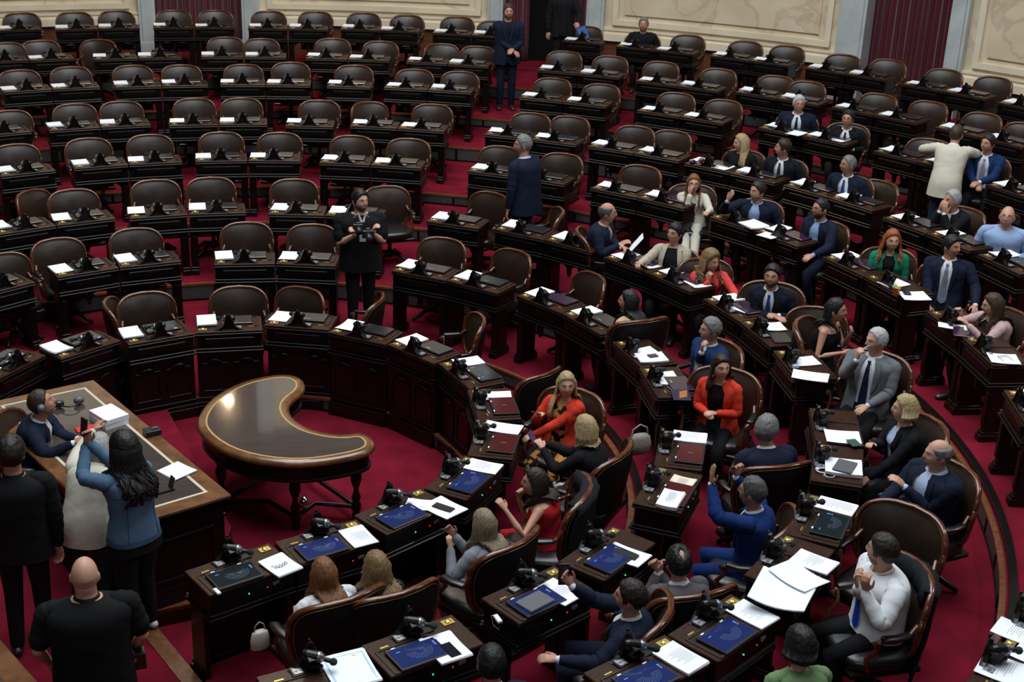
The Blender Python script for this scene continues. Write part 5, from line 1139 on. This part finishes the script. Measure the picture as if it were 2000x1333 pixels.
o = slab_thing('brochure', 'navy and orange brochure on the desk before orange-red blazer', 'brochure', 0.24, 0.17, 0.004, (4.066, -0.512, 0.995), rad((4.068, -0.508, 0.993), -4), mat('navy_print', (0.012, 0.014, 0.045), 0.3))
m = MB()
for i in range(5): m.box((-0.07 + 0.03 * i, 0.03 - 0.004 * i, 0.005), (0.022, 0.085, 0.001), rz=R(25))
m.build('printed_leaf', mat('orange_print', (0.45, 0.16, 0.04), 0.4), o)
m = MB(); m.tube([(0, 0.09, 0), (0.0, -0.05, 0)], 0.006, 8); m.cur = 1; m.tube([(0, -0.05, 0), (0, -0.065, 0)], [0.006, 0.002], 8)
o = m.build('pen', [CHROME, BLACK]); o.location = (4.009, -0.306, 0.985); o.rotation_euler = (0, 0, R(15)); tag(o, 'silver pen lying on desk before orange-red blazer', 'pen')
pp((3.513, -2.166, 0.973), -6, 'cream sheet with handwriting behind the filming man', w=0.26, d=0.19, lines=True, mt=CREAMP)
pp((3.341, -2.424, 0.973), 2, 'printed white sheet over maroon screen, filming man', w=0.28, d=0.17, h=0.03, lines=True)
pp((2.761, -3.162, 0.973), 2, 'white paper under a slim black device, second ring', w=0.21, d=0.31)
slab_thing('charging_pad', 'slim black device on white paper before bald-spotted man', 'device', 0.075, 0.19, 0.012, (2.751, -3.164, 0.988), rad((2.754, -3.156, 0.983), 6), BLACK)
pp((2.154, -3.570, 0.973), 3, 'printed white sheets beside the grey notebook', w=0.21, d=0.29, lines=True)
slab_thing('notebook', 'dark grey notebook lying over a blue screen', 'notebook', 0.23, 0.16, 0.018, (1.949, -3.693, 0.998), rad((1.951, -3.686, 0.993), 4), GREYC)
o = slab_thing('charger', 'white charger with thin cable hanging from desk edge', 'charger', 0.035, 0.09, 0.02, (1.664, -3.822, 0.973), rad((1.664, -3.822, 0.973), -12), WPL)
m = MB(); m.tube([(0, -0.045, 0.01), (0.01, -0.09, -0.02), (-0.02, -0.12, -0.12), (-0.07, -0.11, -0.17), (-0.12, -0.10, -0.10)], 0.0025, 6); m.build('cable', WPL, o, smooth=True)
pp((1.269, -4.102, 0.973), 2, 'white papers carrying a black phone, lower middle', w=0.23, d=0.30, h=0.014)
slab_thing('phone', 'black phone with rounded corners on white papers, lower middle', 'phone', 0.078, 0.16, 0.009, (1.290, -4.137, 0.991), rad((1.292, -4.125, 0.983), 4), BLACK, PHGL, bevel=0.008)
o = pp((0.638, -4.233, 0.973), 4, 'large white sheet with pale blue border, bottom edge', w=0.30, d=0.36, h=0.012)
p_ = (0.638, -4.233, 0.973); m = MB()
for a in (-0.125, 0.125): m.box((a, 0, 0.016), (0.008, 0.31, 0.0008))
for b_ in (-0.15, 0.15): m.box((0, b_, 0.016), (0.25, 0.008, 0.0008))
q = m.build('printed_border', CYAN, o)
pp((1.605, -1.974, 0.800), -4, 'white papers under a slim black device, innermost ring', w=0.24, d=0.30); pp((1.411, -1.887, 0.800), 30, 'white sheet left of the slim black device', w=0.17, d=0.2)
slab_thing('charging_pad', 'slim black device on white papers, innermost ring', 'device', 0.075, 0.18, 0.012, (1.596, -1.979, 0.813), rad((1.597, -1.974, 0.810), 8), BLACK)
pp((2.421, 0.101, 0.800), -10, 'wide white sheets right of a silver pencil, innermost ring', w=0.19, d=0.33)
pp((2.363, -0.598, 0.800), -14, 'wide white sheets before the blonde bob, innermost ring', w=0.2, d=0.34)
m = MB(); m.tube([(0, 0.08, 0), (0, -0.08, 0)], 0.006, 8); m.tube([(0, -0.08, 0), (0, -0.09, 0)], 0.003, 6)
o = m.build('pencil', CHROME, smooth=True); o.location = (2.284, -0.196, 0.812); o.rotation_euler = (0, 0, R(10)); tag(o, 'silver pencil beside the maroon screen, innermost ring', 'pencil')
o = slab_thing('charger', 'white cable adapter on the corner of the last ring desk', 'charger', 0.03, 0.08, 0.018, (-0.181, -2.924, 0.800), rad((-0.181, -2.924, 0.800), 30), WPL)
m = MB(); rr_ = random.Random(5); pts = [(-0.06 + 0.12 * i / 14, 0.03 + 0.02 * math.sin(i * 2.1) - 0.02 * math.sin(PI * i / 14), 0.0) for i in range(15)]; m.tube(pts, 0.002, 4); m.tube([(-0.05, 0.0, 0), (0.0, -0.012, 0), (0.06, 0.005, 0)], 0.002, 4)
o = m.build('handwriting', INK); o.location = (0.281, -2.673, 0.823); o.rotation_euler = (0, 0, rad((0.281, -2.668, 0.820), 24) + PI); tag(o, 'dark handwritten scribble on the paper of the last ring desk', 'handwriting')
pp((0.281, -2.650, 0.800), 24, 'white paper with a dark scribble, last desk of the innermost ring', w=0.21, d=0.27, h=0.014)
# dais desk things
pz = 0.842
o = place_paper(-1.092, -0.061, 0.842, R(32), 'thick stack of white paper on the dais desk', w=0.22, d=0.30, h=0.09, curl=0.0)
o = slab_thing('folder', 'bright red folder beside the thick paper stack', 'folder', 0.30, 0.10, 0.012, (-1.219, -0.170, 0.843), R(20), REDF)
place_paper(-0.490, -1.117, 0.843, R(40), 'white paper lying near the dais desk corner', w=0.22, d=0.24, h=0.012)
o = slab_thing('phone_case', 'black leather case with chrome clasp on dais desk', 'case', 0.14, 0.10, 0.05, (-0.711, -0.373, 0.843), R(20), BLACK)
m = MB(); m.box((0.03, 0.0, 0.055), (0.05, 0.02, 0.008)); m.build('clasp', CHROME, o)
o = empty('desk_stand', (-0.576, -1.433, 0.843), R(25)); m = MB(); m.box((0, 0, 0.008), (0.14, 0.07, 0.016)); m.build('base', BLACK, o); m = MB(); m.box((0.06, 0.0, 0.06), (0.008, 0.07, 0.10), rot=Matrix.Rotation(R(18), 3, 'Y')); m.build('upright_plate', BLACK, o); tag(o, 'small black L-shaped stand at the dais desk corner', 'stand')
def headset(o):
    m = MB(); m.tube([(0.085 * math.cos(a), 0, 0.11 * math.sin(a)) for a in [PI * j / 14 for j in range(15)]], (0.007), 8); m.build('headband', BLACK, o, smooth=True)
    for s in (-1, 1): m = MB(); m.tube([(s * 0.075, 0, -0.005), (s * 0.105, 0, -0.005)], 0.034, 14); m.build('ear_cup', BLACK if s < 0 else mat('grey_plastic', (0.10, 0.10, 0.10), 0.4), o, smooth=True)
o = empty('headphones', (-1.462, 0.313, 0.88)); o.rotation_euler = (R(88), 0, R(20)); headset(o); tag(o, 'black headphones lying on the dais desk', 'headphones')
root_, loc_, Hc_, psi_, fl_ = PEOPLE['s40']; w_ = world_of('s40', Hc_); pcx = math.atan2(CAMP.y - w_[1], CAMP.x - w_[0])
o = empty('headphones', (w_[0], w_[1], w_[2] + 0.012)); o.rotation_euler = (0, 0, pcx + R(84 - 90)); headset(o); tag(o, 'black headphones worn by the man at the dais desk', 'headphones')
# held things
def held(key, sd, name, label, cat, w, d, h, material, screen=None, up=(0, 0, 1), off=(0, 0, 0)):
    hp_, dd = HANDW[key][sd]; root_ = PEOPLE[key][0]
    p = world_of(key, hp_ + Vector(off)); o = empty(name, p); pc = math.atan2(CAMP.y - p[1], CAMP.x - p[0])
    m = MB(); m.box((0, 0, 0), (w, h, d)); m.build('body', material, o, bevel=0.003)
    if screen: m = MB(); m.box((0, -h / 2 - 0.0006, 0), (w * 0.9, 0.001, d * 0.93)); m.build('screen', screen, o)
    o.rotation_euler = (R(up[0]), R(up[1]), root_.rotation_euler.z + R(up[2])); return tag(o, label, cat)
held('denim', 1, 'phone', 'black phone raised by the woman in denim jacket', 'phone', 0.015, 0.15, 0.075, BLACK, up=(0, 8, 0), off=(-0.01, 0.02, 0.05))
held('s29', 1, 'phone', 'black phone held up by the man in royal blue suit', 'phone', 0.16, 0.08, 0.010, BLACK, PHGL, up=(-10, 0, 0), off=(-0.09, 0.02, 0.02))
held('s37', 1, 'phone', 'dark phone in the outstretched hand of navy-suited man', 'phone', 0.012, 0.15, 0.075, BLACK, up=(0, 12, 20), off=(0, 0.02, 0.03))
held('s33', 1, 'phone', 'grey phone with lit screen held by ash-blonde woman', 'phone', 0.075, 0.155, 0.010, BLACK, PHLIT, up=(-50, 0, 160), off=(-0.06, 0.03, 0.0))
held('s31', 1, 'phone', 'purple-cased phone held by woman with blonde bob', 'phone', 0.075, 0.15, 0.010, mat('purple_case', (0.08, 0.04, 0.09), 0.4), up=(-35, 0, 0), off=(-0.03, 0.03, 0.02))
held('s30', 1, 'phone', 'black phone held low by woman with long blonde hair', 'phone', 0.075, 0.15, 0.010, BLACK, up=(-60, 0, 0), off=(0, 0.03, 0.01))
held('doorman', -1, 'folder', 'bright blue folder held in the dark doorway', 'folder', 0.16, 0.22, 0.01, BLUEF, up=(0, 25, 0), off=(-0.10, 0.03, -0.14))
held('s13', 1, 'paper_sheet', 'white sheet held up by the balding man facing right', 'paper', 0.21, 0.29, 0.004, PAPER, up=(-38, 0, 20), off=(0.03, 0.13, 0.0))
m = MB(); m.tube([(0, 0, 0), (0.13, 0, 0.03)], 0.003, 6); o = m.build('pen', WPL); hp_, dd = HANDW['s24'][1]; o.location = world_of('s24', hp_ + Vector((0, 0, 0.02))); o.rotation_euler = (0, 0, R(20)); tag(o, 'thin white pen held to the lips of the elder in grey', 'pen')
# photographer's gear
h1, _ = HANDW['photog'][1]; h2, _ = HANDW['photog'][-1]
def gear(c, label, s=1.0):
    o = empty('photo_camera', world_of('photog', c), PEOPLE['photog'][0].rotation_euler.z)
    m = MB(); m.box((0, 0, 0), (0.13 * s, 0.06 * s, 0.09 * s)); m.box((0, 0, 0.055 * s), (0.05 * s, 0.05 * s, 0.03 * s)); m.build('body', BLACK, o, bevel=0.006)
    m = MB(); m.tube([(0, 0.03 * s, 0), (0, 0.08 * s, -0.01), (0, 0.14 * s, -0.03)], [0.034 * s, 0.036 * s, 0.040 * s], 16, round_ends=False); m.build('lens', BLACK, o, smooth=True)
    return tag(o, label, 'camera')
gear((h1 + h2) / 2 + Vector((0.07, 0.02, 0.04)), 'black camera held in the right hand of the photographer', 0.85)
gear((h1 + h2) / 2 + Vector((-0.04, 0.03, -0.04)), 'black camera hanging before the chest of the photographer', 1.0)
root_ = PEOPLE['photog'][0]; cz = (h1 + h2) / 2
m = MB()
for s in (-1, 1): m.tube([(s * 0.085, 0.0, PEOPLE['photog'][2].z - 0.14), (s * 0.085, 0.10, PEOPLE['photog'][2].z - 0.18), (s * 0.045, 0.185, cz.z + 0.16), (0.01 * s, 0.20, cz.z + 0.06)], [(0.014, 0.003)] * 4, 6, up=(0, 1, 0))
m.box((0.0, 0.215, cz.z - 0.12), (0.07, 0.006, 0.09)); m.build('lanyard', mat('lanyard_white', (0.55, 0.54, 0.50), 0.7), root_)
# draped jackets, bags, floor fittings
def drape(key, label, vlow=0.30, w=0.30):
    ch = CHAIR_OF[key]; m = MB(); rs = []
    for i in range(15):
        t = i / 14
        if t < 0.15: v = 0.80 + (0.95 - 0.80) * t / 0.15; off = -0.055
        else: v = 0.955 - (0.955 - vlow) * (t - 0.15) / 0.85; off = 0.06
        rs.append([back_pt(w * (0.82 + 0.22 * min(1, t * 2)) * (2 * j / 12 - 1) * (1 if t > 0.15 else 0.9), v + 0.03 * (1 - (2 * j / 12 - 1) ** 2), off + 0.008 * math.sin(j * 2.3 + i * 0.7)) for j in range(13)])
    m.rings(rs, cap=False, closed=False); o = m.build('draped_jacket', JKB, smooth=True); so = o.modifiers.new('s', 'SOLIDIFY'); so.thickness = 0.018
    o.location = ch.location; o.rotation_euler = ch.rotation_euler; o.scale = ch.scale; return tag(o, label, 'jacket')
drape('s27', 'dark jacket hanging over the chair of the white-shirted man', 0.25)
drape('s32', 'black jacket hanging over the chair of the red-topped woman', 0.30)
o = empty('handbag', (3.640, -0.670, 0.593), R(12))
m = MB(); m.rings([[(0.13 * q * math.cos(a), 0.05 * q * math.sin(a), z) for a in [2 * PI * j / 16 for j in range(16)]] for z, q in ((-0.10, 0.5), (-0.09, 0.9), (0, 1.0), (0.07, 0.85), (0.10, 0.6))]); m.build('pouch', BAGC, o, smooth=True)
m = MB(); m.tube([(-0.09, 0, 0.07), (-0.07, 0, 0.16), (0, 0, 0.20), (0.07, 0, 0.16), (0.09, 0, 0.07)], 0.008, 8); m.build('strap', BAGC, o, smooth=True); tag(o, 'taupe handbag hanging at the desk front beside the maroon screen', 'bag')
o = empty('handbag', (0.100, -3.256, 0.600), R(20)); o.scale = (0.6, 0.6, 0.6)
m = MB(); m.rings([[(0.12 * q * math.cos(a), 0.06 * q * math.sin(a), z) for a in [2 * PI * j / 16 for j in range(16)]] for z, q in ((-0.12, 0.8), (-0.10, 1.0), (0, 1.0), (0.10, 0.8), (0.12, 0.6))]); m.build('pouch', mat('cream_leather', (0.5, 0.46, 0.38), 0.5), o, smooth=True)
m = MB(); m.tube([(-0.07, 0, 0.1), (-0.05, 0, 0.2), (0.0, 0, 0.24), (0.05, 0, 0.2), (0.07, 0, 0.1)], 0.008, 8); m.build('strap', BAGC, o, smooth=True); tag(o, 'cream handbag on chair arm of the auburn-haired woman', 'bag')
for i, (p, lab) in enumerate((((0.600, -0.040, -0.100), 'silver round floor fitting behind the curved table leg'), ((3.105, 2.502, 0.050), 'silver round floor fitting right of the inner ring'), ((-2.080, 3.486, 0.050), 'silver round floor fitting at the left ring desks'))):
    o = empty('floor_fitting', p); m = MB(); m.lathe([(0.045, -0.05), (0.05, -0.03), (0.045, 0.0), (0.03, 0.03), (0.005, 0.04)], n=16); m.build('dome', CHROME, o, smooth=True); m = MB(); m.lathe([(0.06, -0.05), (0.06, -0.04), (0.045, -0.035)], n=16); m.build('base_ring', BLACK, o); tag(o, lab, 'fitting')
o = empty('headphones', (6.309, 5.624, 1.581)); o.rotation_euler = (R(70), 0, R(30)); headset(o); tag(o, 'black headset lying on a desk left of long-haired blonde', 'headphones')
slab_thing('notebook', 'small red notebook beside the black headset', 'notebook', 0.12, 0.09, 0.01, (6.392, 5.637, 1.526), rad((6.399, 5.655, 1.521), 0), REDF)
pp((6.629, 5.476, 1.521), 0, 'white paper before the long-haired blonde in black'); pp((8.060, 6.410, 1.741), 0, 'white paper before the white-haired man in glasses'); pp((8.550, 6.011, 1.741), 0, 'white paper before the man with striped tie')
pp((4.709, 2.588, 1.187), -8, 'printed white sheets before the woman in beige jacket', w=0.26, d=0.22, lines=True); pp((5.046, 1.892, 1.187), -8, 'white sheets with tissue before the coral blazer', w=0.24, d=0.22)
# pouch of the bald man in black
o = slab_thing('camera_bag', 'black waist pouch with chrome buckle on bald man', 'bag', 0.16, 0.09, 0.12, world_of('baldman', Vector((0.24, 0.06, 0.86))), PEOPLE['baldman'][0].rotation_euler.z, BLACK)
m = MB(); m.box((0.0, -0.05, 0.08), (0.04, 0.01, 0.02)); m.build('buckle', CHROME, o)


# ------------------------------------------------------------------ things the script left at the origin
for o in list(COL.objects):
    if o.parent is None and o.type == 'EMPTY' and 'label' not in o:
        for c in list(o.children_recursive): bpy.data.objects.remove(c)
        bpy.data.objects.remove(o)
